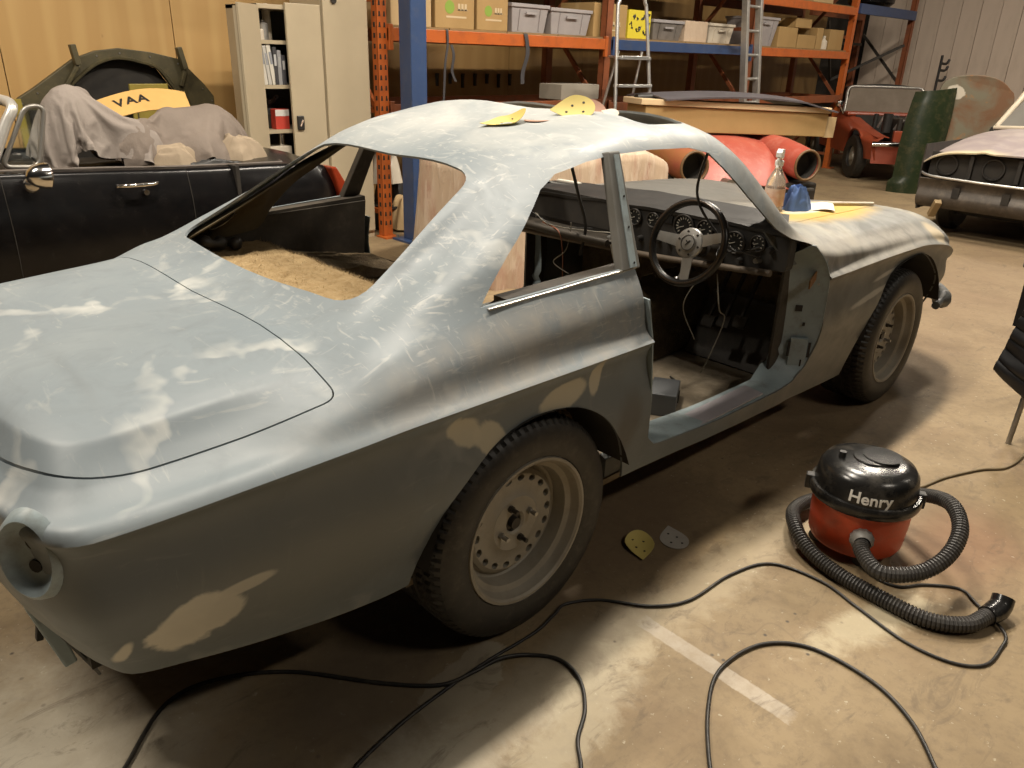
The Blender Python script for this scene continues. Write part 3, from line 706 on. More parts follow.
# ------------------------------------------------------------------ door jambs, sills, pillars
def sideY(z):
    T = [(.25,.715), (.30,.722), (.38,.737), (.55,.765), (.75,.771), (.89,.742), (.94,.702), (1.15,.60), (1.23,.53)]
    for (a, ya), (b_, yb) in zip(T, T[1:]):
        if z <= b_: return ya+(yb-ya)*max(0, (z-a)/(b_-a))
    return T[-1][1]
M['postgrey'] = mat('dusty_post_paint', (.17, .165, .15), .5, c2=(.12, .115, .10), ns=9)
low = SIDE[15:31]
for sg in (-1, 1):
    outer = [Vector((p.x, sg*(sideY(p.y)-.004), p.y)) for p in spline([(a, b_, 0) for a, b_ in low], 3)]
    n = len(outer); cx, cz = .95, .62
    inner = []
    for i, p in enumerate(outer):
        a = outer[max(0, i-1)]; b_ = outer[min(n-1, i+1)]; tg = Vector((b_.x-a.x, b_.z-a.z)).normalized(); nn = Vector((-tg.y, tg.x))
        if nn.dot(Vector((cx-p.x, cz-p.z))) < 0: nn = -nn
        k = .085 if p.x > 1.3 and p.z > .42 else (.03 if p.x < .5 else .05)
        if p.x > 1.25 and p.z <= .42: k = .06
        dy = .115 if p.z > .44 else .10
        inner.append(Vector((p.x+nn.x*k, sg*(abs(p.y)-dy), p.z+nn.y*(k if p.x > 1.3 or p.x < .5 else .012))))
    j = MB(); lip = [Vector((p.x+(cx-p.x)*.006, p.y-sg*.012, p.z+(.004 if p.z < .5 else 0))) for p in outer]
    rows = [outer, lip, inner, [Vector((q.x+(.02 if q.x > 1.2 else 0), q.y-sg*.02, q.z-(.05 if q.z < .42 else 0))) for q in inner]]
    vs = [p for r_ in rows for p in r_]; fs = [(r_*n+i, r_*n+i+1, (r_+1)*n+i+1, (r_+1)*n+i) for r_ in range(3) for i in range(n-1)]
    j.add(vs, fs); j.build('door_jamb', M['jamb'], coupe, 50, solid=.004)
    # scuttle side above the hinge pillar
    kk = MB(); kk.prism([(1.20,.925), (1.27,.898), (1.37,.868), (1.435,.812), (1.435,.795), (1.31,.795), (1.25,.86)], lambda x, z: (x, sg*(sideY(z)-.085), z), lambda x, z: (x, sg*(sideY(z)-.092), z))
    kk.build('scuttle_side', M['jambdark'], coupe)
    hp = MB(); hp.prism([(1.345,.30), (1.345,.86), (1.42,.86), (1.475,.74), (1.49,.55), (1.46,.38)], lambda x, z: (x, sg*.655, z), lambda x, z: (x, sg*.645, z)); hp.build('hinge_post', M['trimdark'], coupe)
    # B post with its pale inner strip
    bp = MB(); A0, A1 = Vector((.402, sg*.690, .935)), Vector((.458, sg*.553, 1.222))
    def quad(u, w0, w1, c0=Vector((0,0,0))):
        p = A0.lerp(A1, u)+c0; w = .074+(.048-.074)*u; return p+Vector((w*w0, 0, 0)), p+Vector((w*w1, 0, 0))
    vs = []
    for u in (0, 1):
        a, b_ = quad(u, -.5, .5); a2, b2 = quad(u, -.5, .5, Vector((0, -sg*.03, -.006))); vs += [a, b_, b2, a2]
    bp.add(vs, [(0,1,2,3), (4,7,6,5), (0,4,5,1), (1,5,6,2), (2,6,7,3), (3,7,4,0)])
    bpo = bp.build('quarter_window_post', M['postgrey'] if sg < 0 else M['trimdark'], coupe, bevel=.004)
    st = MB(); vs = []
    for u in (.02, .97):
        a, b_ = quad(u, -.12, .24, Vector((0, sg*.004, .001))); a2, b2 = quad(u, -.12, .24, Vector((0, -sg*.004, .0))); vs += [a, b_, b2, a2]
    st.add(vs, [(0,1,2,3), (4,7,6,5), (0,4,5,1), (1,5,6,2), (2,6,7,3), (3,7,4,0)])
    so = st.build('window_channel', M['jamb'], bpo); so['label'] = 'pale blue window channel strip'
    for u in (.06, .36, .62):
        a, b_ = quad(u, .1, .1, Vector((0, sg*.005, 0))); h = MB(); h.cyl(a, a+Vector((0, sg*.0012, 0)), .0035, 8); h.build('screw_hole', M['dark'], bpo)
    # waist channel under the quarter window: dark slot then bright lip
    w1 = MB(); w1.beam((-.07, sg*.645, .908), (.37, sg*.662, .928), .024, .016); w1.build('window_slot', M['dark'], coupe)
    w2 = MB(); w2.beam((-.088, sg*.661, .914), (.425, sg*.684, .938), .010, .006); w2.build('waist_trim', M['alu'], coupe, bevel=.002)
# fittings on the right hinge pillar
def jp(t, z, off=0):      # point on the pillar face, t 0 inner .. 1 outer
    return Vector((1.402+.085*t-off, -(.652+.108*t+off*.5), z))
fdir = (jp(1, .6)-jp(0, .6)).normalized(); fn = Vector((-fdir.y, fdir.x, 0)); fn = fn if fn.x < 0 else -fn
def plate(name, t, z, w, h, m, th=.006, par=None, depth=0):
    b_ = MB(); c = jp(t, z)+fn*(th/2+depth)
    rot = Matrix((fdir, fn, Vector((0, 0, 1)))).transposed(); b_.box(c, (w, th, h), rot); return b_.build(name, m, par or coupe, bevel=.0015)
h1 = plate('hinge_mount', .58, .765, .075, .105, M['jamb'], .008)
plate('hinge_pocket', .70, .762, .035, .05, M['dark'], .002, h1, .008)
plate('screw_head', .45, .808, .008, .008, M['steel'], .004, h1, .008); plate('screw_head', .72, .722, .008, .008, M['steel'], .004, h1, .008)
M['rust'] = mat('rusty_strap', (.26, .13, .045), .7, c2=(.16, .075, .03), ns=20)
cs = MB(); a = jp(.62, .755)+fn*.01; cs.beam(a, a+Vector((-.085, -.02, -.018)), .006, .034); cs.build('check_strap', M['rust'], coupe, bevel=.002)
plate('jamb_slot', .35, .625, .026, .024, M['dark'], .002); plate('jamb_slot', .55, .565, .009, .014, M['dark'], .002)
h2 = plate('hinge_mount', .50, .455, .062, .115, M['jamb'], .012)
plate('hinge_slot', .25, .470, .010, .06, M['dark'], .002, h2, .012); plate('hinge_slot', .78, .470, .010, .06, M['dark'], .002, h2, .012); plate('hinge_slot', .62, .415, .006, .03, M['dark'], .002, h2, .012)
tp = MB(); tp.box((.98, -.690, .366), (.42, .075, .004), (.10, -.0, 0)); tpo = tp.build('sill_light_patch', mat('sill_light_tint', (.40, .37, .40), .5, c2=(.33, .31, .33)), coupe)  # pale mauve plate: light falling through the windows, put into the colour
# ------------------------------------------------------------------ dashboard
dash = MB(); dash.prism(rounded([(-.705,.79), (-.705,.920), (-.3,0.915), (.3,.905), (.66,.885), (.66,.72), (.2,.735), (-.2,.745)], .02, 3), lambda y, z: (1.25, y, z), lambda y, z: (1.30, y, z))
dash = dash.build('dashboard', M['black'], coupe, bevel=.006)
dt = MB(); dt.grid(lambda u, v: Vector((1.24+.19*u, (-.69+1.36*v)*(1-.14*u), .922+.030*u-.03*v+(.016*math.sin(v*PI))+.006*mnoise.noise((u*4, v*9, 0)))), 8, 30); dt.build('dash_top_pad', M['black'], dash, 60, solid=.012)
sc_ = MB(); sc_.box((1.43, 0, .928), (.03, 1.08, .012)); sc_.build('scuttle_edge', mat('pale_dusty_edge', (.45, .42, .36), .6), coupe, bevel=.004)
rl = MB(); rl.tube(spline([(1.236, .60, .722), (1.225, .2, .735), (1.225, -.2, .748), (1.230, -.66, .782)], 8), .012, 8); rl.build('lower_rail', mat('worn_tan_rail', (.16, .12, .085), .6, c2=(.09, .07, .05)), dash, 60)
tr = MB(); tr.box((1.19, .30, .778), (.14, .62, .012)); tr.tube(spline([(1.12, -.02, .783), (1.11, .3, .782), (1.12, .58, .79), (1.17, .63, .80)], 6), .014, 8); tr.build('parcel_tray', M['trimdark'], dash, 60)
rc = MB(); rc.box((1.247, .27, .862), (.004, .58, .12)); rc.build('glovebox_recess', M['dark'], dash)
M['dial'] = mat('dial_black', (.012, .012, .012), .3)
M['needle2'] = mat('aged_dial_print', (.34, .32, .27), .6)
def dial(y, z, r, ticks=10):
    d = MB(); d.lathe([(r, 0), (r*1.10, .004), (r*1.12, .010), (r*.98, .012), (r*.95, .006), (.0001, .006)], (1.250, y, z), (-1, 0, 0), 28); o = d.build('gauge', M['dial'], dash, 40)
    bz = MB(); bz.tube([(1.239, y+r*1.06*math.cos(a), z+r*1.06*math.sin(a)) for a in [2*PI*k/28 for k in range(28)]], .0022, 5, closed=True); bz.build('bezel', M['darkmetal'], o, 60)
    tk = MB()
    for k in range(ticks):
        a = R(225-270*k/(ticks-1)); c, s_ = math.cos(a), math.sin(a)
        tk.beam((1.2425, y-c*r*.62, z+s_*r*.62), (1.2425, y-c*r*.85, z+s_*r*.85), .003, .0015, (1, 0, 0))
    a = R(200); tk.beam((1.242, y, z), (1.242, y-math.cos(a)*r*.7, z+math.sin(a)*r*.7), .0025, .0015, (1, 0, 0))
    tk.build('dial_markings', M['needle2'], o)
for y, z, r, n in ((-.05,.878,.029,8), (-.14,.880,.026,8), (-.280,.880,.040,14), (-.372,.884,.030,8), (-.50,.860,.036,10), (-.59,.872,.026,8)): dial(y, z, r, n)
for y, z in ((-.085,.80), (-.03,.80), (-.17,.81), (.02,.80), (-.22,.815), (-.53,.80), (-.60,.815), (-.64,.86), (-.45,.80)):
    k = MB(); k.cyl((1.25, y, z), (1.222, y, z), .012, 14, .009); k.build('switch_knob', M['steel'] if y in (-.17, -.60) else M['black'], dash, 40)
pl_ = MB(); pl_.box((1.246, -.205, .893), (.004, .04, .03)); pl_.build('instrument_label', M['dial'], dash)
wires = ([(1.20,.45,.80), (1.15,.40,.83), (1.12,.30,.805), (1.16,.15,.80), (1.2,.0,.81)], [(1.18,.5,.80), (1.13,.44,.845), (1.14,.28,.80), (1.17,.10,.815)], [(1.15,.36,.80), (1.10,.22,.79), (1.12,.21,.70), (1.14,.22,.58)],
         [(1.13,.18,.83), (1.12,.19,.72), (1.10,.24,.66), (1.12,.17,.62)], [(1.22,-.62,.83), (1.12,-.58,.86), (1.10,-.52,.835), (1.16,-.50,.87)], [(1.20,-.40,.72), (1.18,-.36,.60), (1.22,-.40,.47)],
         [(1.22,-.46,.74), (1.20,-.50,.62), (1.30,-.47,.55), (1.28,-.44,.40), (1.3,-.40,.31)])
wm = [M['black'], mat('pale_wire', (.22, .20, .16), .5), mat('red_brown_wire', (.30, .10, .05), .5)]
for i, w in enumerate(wires):
    q = MB(); q.tube(spline(w, 8), .0024, 6); q.build('loose_wire', wm[(1, 0, 2, 1, 0, 1, 1)[i]], dash, 60)
q = MB(); q.tube(spline([(.93,.10,1.27), (1.02,.12,1.12), (1.10,.125,.95), (1.16,.13,.82), (1.15,.14,.70)], 8), .007, 6); q.build('hanging_cable', M['black'], coupe, 60)
q = MB(); q.tube(spline([(1.02,-.50,1.225), (1.06,-.44,1.10), (1.08,-.43,1.02), (1.12,-.46,.94), (1.16,-.55,.85), (1.2,-.62,.87)], 8), .005, 6); q.build('hanging_cable', M['black'], coupe, 60)
# ------------------------------------------------------------------ steering wheel
sw = MB(); SWc = Vector((1.065, -.420, .868)); sax = Vector((-1, 0, .34)).normalized(); sxu = Vector((0, 1, 0)); syu = sax.cross(sxu).normalized()
if syu.z < 0: syu = -syu
def swp(r, a, h=0): return SWc+(sxu*math.cos(a)+syu*math.sin(a))*r+sax*h
sw.tube([swp(.142, 2*PI*k/56) for k in range(56)], .013, 12, closed=True)
swo = sw.build('steering_wheel', mat('black_leather', (.012, .011, .010), .35), coupe, 60)
hl = MB(); hl.tube([swp(.143, 2*PI*k/56, .0115) for k in range(56)], .0035, 6, closed=True); hl.build('rim_inlay', mat('wood_inlay', (.06, .04, .025), .3), swo, 60)
hb = MB(); hb.lathe([(.052, -.010), (.054, .0), (.050, .004), (.030, .005), (.030, .010), (.0001, .011)], SWc-sax*.012, sax, 32); hbo = hb.build('hub_plate', M['alu'], swo, 40)
for i in range(6):
    a = 2*PI*i/6+.2; b_ = MB(); b_.cyl(swp(.041, a, -.009), swp(.041, a, -.005), .0042, 8); b_.build('hub_bolt', M['darkmetal'], hbo, 40)
em = MB(); em.tube([swp(.026, 2*PI*k/24, .0) for k in range(24)], .0012, 5, closed=True); em.beam(swp(.012, 2.3, .001), swp(.012, 5.3, .001), .003, .002, sax); em.beam(swp(.010, .8, .001), swp(.0, .8, .001), .003, .002, sax); em.build('horn_emblem', M['darkmetal'], hbo)
for a in (R(90+120-90+30), R(90+30+0), R(270)):
    pass
for a in (R(162), R(2), R(258)):
    d = (sxu*math.cos(a)+syu*math.sin(a)); p = sax.cross(d)
    sp = MB(); vs = []
    for r_, w, h in ((.045, .034, -.013), (.134, .026, -.002)):
        for s1 in (-1, 1):
            for hh in (-.002, .002): vs.append(SWc+d*r_+p*w*s1*.62+sax*(h+hh))
    sp.add(vs, [(0,1,3,2), (4,6,7,5), (0,4,5,1), (2,3,7,6), (0,2,6,4), (1,5,7,3)]); sp.build('spoke', M['alu'], swo)
cl = MB(); cl.cyl(SWc-sax*.015, SWc-sax*.30, .022, 16); cl.cyl(SWc-sax*.10, SWc-sax*.20, .034, 16); cl.build('steering_column', M['darkmetal'], coupe, 40)
ky = MB(); ky.cyl((1.24,-.32,.76), (1.17,-.33,.70), .006, 8); ky.cyl((1.17,-.325,.70), (1.15,-.33,.685), .013, 12); ky.build('ignition_key', M['steel'], coupe, 40)
for y, z in ((-.40,.50), (-.33,.485), (-.47,.515)):
    p = MB(); p.box((1.42, y, z), (.012, .055, .05), (0, .5, 0)); p.beam((1.425, y, z+.01), (1.56, y, z+.22), .012, .018); p.build('pedal', M['dark'], coupe, bevel=.003)
gl = MB(); gl.cyl((1.28,.0,.56), (1.22,.03,.76), .016, 12, .014); gl.cyl((1.22,.03,.76), (1.215,.032,.79), .022, 14); gl.build('gear_lever', M['alu'], coupe, 40)
gb = MB(); gb.cyl((1.12,-.02,.53), (1.06,-.02,.66), .013, 12); gb.build('handbrake', M['alu'], coupe, 40)
# ------------------------------------------------------------------ tail: light recesses, bumper brackets
for sg in (-1, 1):
    c = Vector((-1.040, sg*.610, .672)); nrm = Vector((-.82, sg*.56, .08)).normalized(); e1 = Vector((nrm.y, -nrm.x, 0)).normalized(); e1 = -e1 if e1.y < 0 else e1; e2 = nrm.cross(e1); e2 = -e2 if e2.z < 0 else e2
    rc = MB(); prof = [(1.22, -.020), (1.12, -.004), (1.0, .002), (.90, -.004), (.80, -.014), (.55, -.018), (.001, -.019)]
    N = 32
    rc.grid(lambda u, v: (lambda k: (lambda r_, h: c+e1*(math.cos(2*PI*u)*.050*r_)+e2*(math.sin(2*PI*u)*.070*r_)+nrm*(h+.030))(*prof[k]))(int(round(v*(len(prof)-1)))), N, len(prof)-1, wrapu=True)
    rco = rc.build('tail_light_recess', M['jamb'], coupe, 60)
    for dz in (-.022, .022):
        h = MB(); h.cyl(c+e2*dz+nrm*.010, c+e2*dz+nrm*.014, .012, 12); h.build('bulb_hole', M['dark'], rco)
    br = MB(); br.prism([(-1.02,.42), (-.99,.26), (-1.015,.255), (-1.055,.42), (-1.065,.50), (-1.05,.50)], lambda x, z: (x, sg*.40, z), lambda x, z: (x, sg*.33, z)); bro = br.build('bumper_bracket', M['jamb'], coupe, bevel=.004)
    h = MB(); h.box((-1.037, sg*.365, .35), (.012, .014, .05), (0, .2, 0)); h.build('bracket_slot', M['dark'], bro)
vl = MB(); vl.grid(lambda u, v: Vector((-1.02-.03*math.cos((v-.5)*2.4)+.05*u, -.52+1.04*v, .43-.13*u)), 4, 20); vl.build('rear_valance', M['jambdark'], coupe, 60, solid=.005)
# front bumper corner
fb = MB(); fb.tube(spline([(2.88,-.72,.36), (3.04,-.69,.37), (3.15,-.56,.385), (3.21,-.30,.40), (3.22,0,.40), (3.21,.30,.40), (3.15,.56,.385), (3.04,.69,.37), (2.88,.72,.36)], 6), .035, 10, rf=lambda i: .045 if 3 < i < 45 else .02)
fb.build('front_bumper', M['jambdark'], coupe, 60)
# grey control box left on the floor pan
# ================================================================== racking along the back wall
M['orange'] = mat('orange_rack_paint', (.52, .125, .022), .42, c2=(.42, .095, .02), ns=5, dirt=(.20, .07, .03), dirtamt=.5)
M['browno'] = mat('faded_orange_rack_paint', (.26, .075, .025), .55, c2=(.18, .055, .022), ns=5, dirt=(.09, .04, .02), dirtamt=.5)
M['blue'] = mat('blue_steel_paint', (.036, .070, .170), .4, c2=(.030, .058, .140), ns=5, dirt=(.09, .10, .13), dirtamt=.4)
M['card'] = mat('cardboard', (.40, .26, .105), .75, c2=(.345, .22, .085), ns=4, bump=.1, bs=60)
M['cardpale'] = mat('pale_cardboard', (.50, .36, .19), .75, c2=(.44, .31, .155), ns=4)
M['tape'] = mat('parcel_tape', (.44, .31, .15), .25)
M['crate'] = mat('grey_plastic_crate', (.36, .335, .335), .45, c2=(.30, .28, .28), ns=6)
M['crateclear'] = mat('smoky_clear_plastic', (.20, .18, .165), .3, c2=(.13, .115, .10), ns=9)
M['bin'] = mat('off_white_plastic', (.60, .54, .44), .45, c2=(.50, .44, .35), ns=6)
M['green'] = mat('green_print', (.22, .34, .05), .6)
M['pale'] = mat('pale_print', (.56, .45, .28), .6)
RY, RD = 3.45, .86
rack = thing('pallet_rack', 'long orange and blue pallet rack loaded with boxes along the plywood wall', 'rack', (0, 0, 0))
hole = MB(); hole.box((0,0,0), (.004, .022, .034)); holem = hole.mesh('slot'); holem.materials.append(M['dark'])
def upright(x, y, z1, m, par, holes=True, w=.085):
    u = MB()
    u.box((x, y, z1/2), (w, .012, z1)); u.box((x-w/2+.005, y+.035, z1/2), (.01, .07, z1)); u.box((x+w/2-.005, y+.035, z1/2), (.01, .07, z1)); u.box((x, y, .006), (.14, .14, .012))
    o = u.build('upright', m, par)
    if holes:
        z = .12
        while z < min(z1, 2.1):
            for dx in (-.022, .022):
                h = bpy.data.objects.new('upright_slot', slotm); COL.objects.link(h); h.parent = o; h.location = (x+dx, y-.0065, z)
            h = bpy.data.objects.new('upright_slot', holem); COL.objects.link(h); h.parent = o; h.location = (x-w/2-.001, y+.035, z)
            z += .075
    return o
sl = MB(); sl.prism([(-.010,-.018), (.010,-.018), (.006,.018), (-.006,.018)], lambda a, b_: (a, -.0008, b_), lambda a, b_: (a, .0008, b_)); slotm = sl.mesh('slot'); slotm.materials.append(M['dark'])
XS = [2.52, 5.20, 7.90, 10.55]
for i, x in enumerate(XS):
    mm = M['orange'] if i in (0, 3) else M['browno']
    upright(x, RY, 4.0, mm, rack, i == 0)
    upright(x, RY+RD-.07, 4.0, M['browno'], rack, False)
    zz = [.15, .95, 1.75, 2.6]
    for k in range(3):
        b_ = MB(); b_.beam((x, RY+.04, zz[k] if k % 2 else zz[k+1]), (x, RY+RD-.07, zz[k+1] if k % 2 else zz[k]), .03, .04); b_.build('diagonal_brace', M['orange'] if i == 0 else M['browno'], rack)
        h = MB(); h.beam((x, RY+.04, zz[k]+.05), (x, RY+RD-.07, zz[k]+.05), .03, .04); h.build('horizontal_brace', M['orange'] if i == 0 else M['browno'], rack)
def beam(x0, x1, z, m, y=RY-.012, h=.095, par=rack):
    b_ = MB(); b_.box(((x0+x1)/2, y, z-h/2), (x1-x0, .045, h)); b_.box((x0+.02, y-.012, z-h/2-.02), (.04, .03, h+.09)); b_.box((x1-.02, y-.012, z-h/2-.02), (.04, .03, h+.09))
    b_.build('beam', m, par, bevel=.004)
    r_ = MB(); r_.box(((x0+x1)/2, RY+RD-.05, z-h/2), (x1-x0, .045, h)); r_.build('rear_beam', M['browno'], par)
beam(2.56, 5.16, 1.605, M['orange']); beam(5.24, 7.86, 1.605, M['blue']); beam(7.94, 10.51, 1.605, M['orange'])
beam(2.56, 5.16, 1.05, M['browno']); beam(5.24, 7.86, 1.02, M['browno']); beam(7.94, 10.51, 1.03, M['browno'])
beam(2.56, 5.16, 2.55, M['orange']); beam(5.24, 7.86, 2.35, M['blue']); beam(7.94, 10.51, 2.17, M['orange'])
M['shelfply'] = mat('shelf_chipboard', (.30, .19, .08), .7, c2=(.24, .15, .065), ns=8)
for x0, x1, z in ((2.56, 5.16, 1.605), (5.24, 7.86, 1.605), (7.94, 10.51, 1.605), (7.94, 10.51, 2.17), (5.24, 7.86, 2.35), (2.56, 5.16, 2.55)):
    n = 4
    for k in range(n):
        b_ = MB(); w = (x1-x0)/n; b_.box((x0+w*(k+.5), RY+RD/2, z+.009), (w-.008, RD-.06, .018)); b_.build('shelf_board', M['shelfply'], rack)
# second rack by the right wall: upright, blue beam, braces
rack2 = thing('pallet_rack', 'narrow brown rack frame with blue top beam standing by the pale wall', 'rack')
upright(12.62, 3.45, 4.0, M['browno'], rack2, False); upright(12.62, 4.25, 4.0, M['browno'], rack2, False)
b_ = MB(); b_.box((11.61, 3.44, 2.17), (2.0, .05, .13)); b_.build('beam', M['blue'], rack2, bevel=.004)
b_ = MB(); b_.box((11.7, 4.25, 2.17), (1.8, .05, .13)); b_.build('beam', M['browno'], rack2)
for a, c in (((12.58, 3.5, 1.75), (11.9, 4.3, 1.20)), ((12.58, 4.2, 1.75), (11.5, 4.2, 1.75)), ((11.3, 4.2, 2.05), (11.9, 4.3, 1.20)), ((12.6, 3.5, 1.2), (12.6, 4.2, 1.9))):
    q = MB(); q.beam(a, c, .03, .04); q.build('brace', M['darkmetal'], rack2)
bt = MB(); bt.lathe([(.001,-.11), (.25,-.11), (.33,-.04), (.34,.05), (.25,.11), (.001,.11)], (0,0,0), (0,0,1), 32); o = tag(bt.build('black_tub', M['blackgloss'], None, 40), 'black rounded tub lying on the blue beam of the narrow rack', 'tub'); o.location = (11.75, 3.8, 2.345)
# ---------------------------------------------------------------- boxes and crates
SZ = 1.624
def text_mesh(s_, size, name, m, parent, loc, rot, ext=.0006, bold=0):
    c = bpy.data.curves.new(name, 'FONT'); c.body = s_; c.size = size; c.extrude = ext; c.align_x = 'CENTER'; c.align_y = 'CENTER'; c.offset = bold
    o = bpy.data.objects.new(name, c); COL.objects.link(o); me = evalmesh(o); bpy.data.objects.remove(o); bpy.data.curves.remove(c)
    me.materials.clear(); me.materials.append(m)
    q = bpy.data.objects.new(name, me); COL.objects.link(q); q.parent = parent; q.location = loc; q.rotation_euler = rot; return q
def cardbox(x0, x1, z0, h, label, m=None, d=.45, y=None, logo=False, group='boxes on the rack', rz=0, tape=True, name='cardboard_box'):
    if y is None and name in ('cardboard_box', 'paper_sack'): x0 += .06; x1 += .06
    w = x1-x0; y = RY+.10 if y is None else y
    t_ = thing(name, label, 'box', ((x0+x1)/2, y+d/2, z0), rz, group)
    b_ = MB(); b_.box((0, 0, h/2), (w, d, h)); bo = b_.build('carton', m or M['card'], t_, bevel=.006)
    for sg in (-1, 1):
        f_ = MB(); f_.box((0, sg*d/4, h+.002), (w-.006, d/2-.004, .004)); f_.build('flap', m or M['card'], t_)
    if tape:
        q = MB(); q.box((0, 0, h+.005), (w+.002, .05, .0012)); q.box((-w/2-.0008, 0, h-.05), (.0012, .05, .1)); q.box((w/2+.0008, 0, h-.05), (.0012, .05, .1)); q.build('tape', M['tape'], t_)
    if logo:
        q = MB(); q.lathe([(.001,0), (w*.12,0), (w*.12,.001), (.001,.001)], (-w*.14, -d/2-.0005, h*.40), (0,-1,0), 20); q.build('printed_mark', M['green'], t_)
        q = MB()
        for k in range(3): q.box((w*.10+w*.085*k, -d/2-.001, h*.41), (w*.055, .001, h*.13))
        q.box((w*.19, -d/2-.001, h*.36), (w*.25, .001, h*.03)); q.box((w*.03, -d/2-.001, h*.22), (w*.52, .001, h*.035)); q.build('printed_lettering', M['pale'], t_)
    return t_
def crate(x0, x1, z0, h, label, m, d=.40, lid=None, taper=.06, cat='crate', name='plastic_crate', group='boxes on the rack'):
    x0 += .06; x1 += .06
    w = x1-x0; t_ = thing(name, label, cat, ((x0+x1)/2, RY+.10+d/2, z0), 0, group)
    b_ = MB(); k = 1-taper*2
    def ring(z, s_, dd=0): return [(sx*(w*s_/2-dd), sy*(d*s_/2-dd), z) for sx, sy in ((-1,-1), (1,-1), (1,1), (-1,1))]
    rings = [ring(0, k), ring(h-.03, 1), ring(h, 1), ring(h, 1, .012), ring(.012, k, .012)]
    vs = [p for r_ in rings for p in r_]; fs = [(i*4+j, i*4+(j+1) % 4, (i+1)*4+(j+1) % 4, (i+1)*4+j) for i in range(4) for j in range(4)]+[(3,2,1,0), (16,17,18,19)]
    b_.add(vs, fs); b_.build('tub', m, t_, bevel=.006)
    rm = MB()
    for sx in (-1, 1): rm.box((sx*w/2, 0, h-.015), (.025, d+.02, .03))
    for sy in (-1, 1): rm.box((0, sy*d/2, h-.015), (w+.02, .025, .03))
    rm.build('rim', lid or m, t_, bevel=.004)
    for dx in (-.28, .28):
        r_ = MB(); r_.beam((dx*w, -d*k/2-.004, .02), (dx*w, -d/2-.004, h-.04), .014, .012, (0,1,0)); r_.build('rib', m, t_)
    hd = MB(); hd.box((0, -d/2-.012, h-.075), (w*.28, .012, .02)); hd.build('handle', lid or m, t_)
    return t_
cardbox(2.62, 3.02, SZ, .42, 'pale cardboard box directly beside the blue column on the rack', M['cardpale'])
cardbox(3.06, 3.48, SZ, .40, 'brown box with green disc print, larger and nearer the blue column', logo=True)
cardbox(3.51, 3.87, SZ, .38, 'brown box with green disc print touching the grey crate', logo=True)
crate(3.92, 4.38, SZ, .235, 'grey ribbed plastic crate touching the two brown printed boxes', M['crate'])
crate(4.42, 4.98, SZ, .225, 'grey ribbed plastic crate nearer the stepladder', M['crate'])
cardbox(5.02, 5.53, SZ, .30, 'brown box with green disc print seen through the stepladder', logo=True)
yb = cardbox(5.56, 5.93, SZ, .265, 'bright yellow box with black doodles beside the stepladder', mat('yellow_card', (.68, .56, .04), .5), tape=False)
rr = random.Random(5)
for k in range(16):
    q = MB()
    x, z = rr.uniform(-.16, .16), rr.uniform(.03, .24); pts = spline([(x+rr.uniform(-.025, .025), -.2265, z+rr.uniform(-.025, .025)) for _ in range(4)], 4); q.tube(pts, .006, 5)
    q.build('printed_doodle', M['black'], yb)
crate(5.98, 6.52, SZ, .20, 'smoky dark see-through crate right of the yellow box', M['crateclear'], lid=M['crate'])
cardbox(6.56, 7.00, SZ, .21, 'crumpled pale paper sack box beside the dark see-through crate', mat('pale_sack', (.56, .44, .32), .8, c2=(.48, .36, .26), ns=10, bump=.6, bs=12), tape=False, name='paper_sack')
crate(7.04, 7.55, SZ, .21, 'off-white plastic bin beside the straight ladder', M['bin'])
crate(7.99, 8.58, SZ, .33, 'tall grey bin right of the straight ladder', M['crate'], taper=.10)
cardbox(8.55+.06, 9.10, SZ, .235, 'small brown carton next to the tall grey bin', d=.35)
cardbox(9.13, 9.62, SZ, .16, 'low brown carton under another carton on the far bay', d=.35)
cardbox(9.02, 9.45, SZ+.243, .11, 'flat brown carton resting on top of two cartons', d=.3)
cardbox(9.65, 9.82, SZ, .26, 'narrow brown carton standing in the far bay', M['card'], d=.3)
bx = MB(); bx.lathe([(.001,0), (.05,0), (.05,.10), (.02,.13), (.02,.17), (.001,.17)], (0,0,0), (0,0,1), 16); o = tag(bx.build('white_bottle', M['bin'], None, 40), 'small white bottle between brown cartons on the far bay', 'bottle'); o.location = (9.92, RY+.1, SZ)
cardbox(10.02, 10.44, SZ, .255, 'brown carton with dark window at the far end of the rack', d=.35)
cardbox(8.9, 9.35, 2.189, .2, 'brown carton on the upper shelf of the far bay', d=.35); cardbox(9.4, 9.95, 2.189, .17, 'wide brown carton on the upper shelf of the far bay', M['cardpale'], d=.35)
# lower shelf clutter in the shade
wb_ = MB(); wb_.box((0,0,.07), (.55,.3,.14)); o = tag(wb_.build('storage_box', mat('grey_card_box', (.30, .27, .22), .7), None, bevel=.005), 'flat grey box on the lower rack beam behind the coupe roof', 'box'); o.location = (4.85, RY+.16, 1.05)
# straps hanging from the beam
def strap(pts, w, label):
    mb = MB(); p = [Vector(a) for a in spline(pts, 6)]
    vs = []
    for a in p: vs += [a+Vector((-w/2, 0, 0)), a+Vector((w/2, 0, 0)), a+Vector((w/2, .004, 0)), a+Vector((-w/2, .004, 0))]
    n = len(p); fs = [(i*4+j, i*4+(j+1) % 4, (i+1)*4+(j+1) % 4, (i+1)*4+j) for i in range(n-1) for j in range(4)]+[(0,1,2,3), ((n-1)*4+3, (n-1)*4+2, (n-1)*4+1, (n-1)*4)]
    mb.add(vs, fs); return tag(mb.build('hanging_strap', mat('webbing_strap', (.045, .042, .045), .7), None, 60), label, 'strap', 'straps over the rack beam')
sy = RY-.042
strap([(3.13, sy+.03, 1.615), (3.13, sy, 1.60), (3.13, sy-.005, 1.49), (3.10, sy-.01, 1.35), (3.09, sy, 1.05)], .022, 'long thin grey strap nearest the blue column')
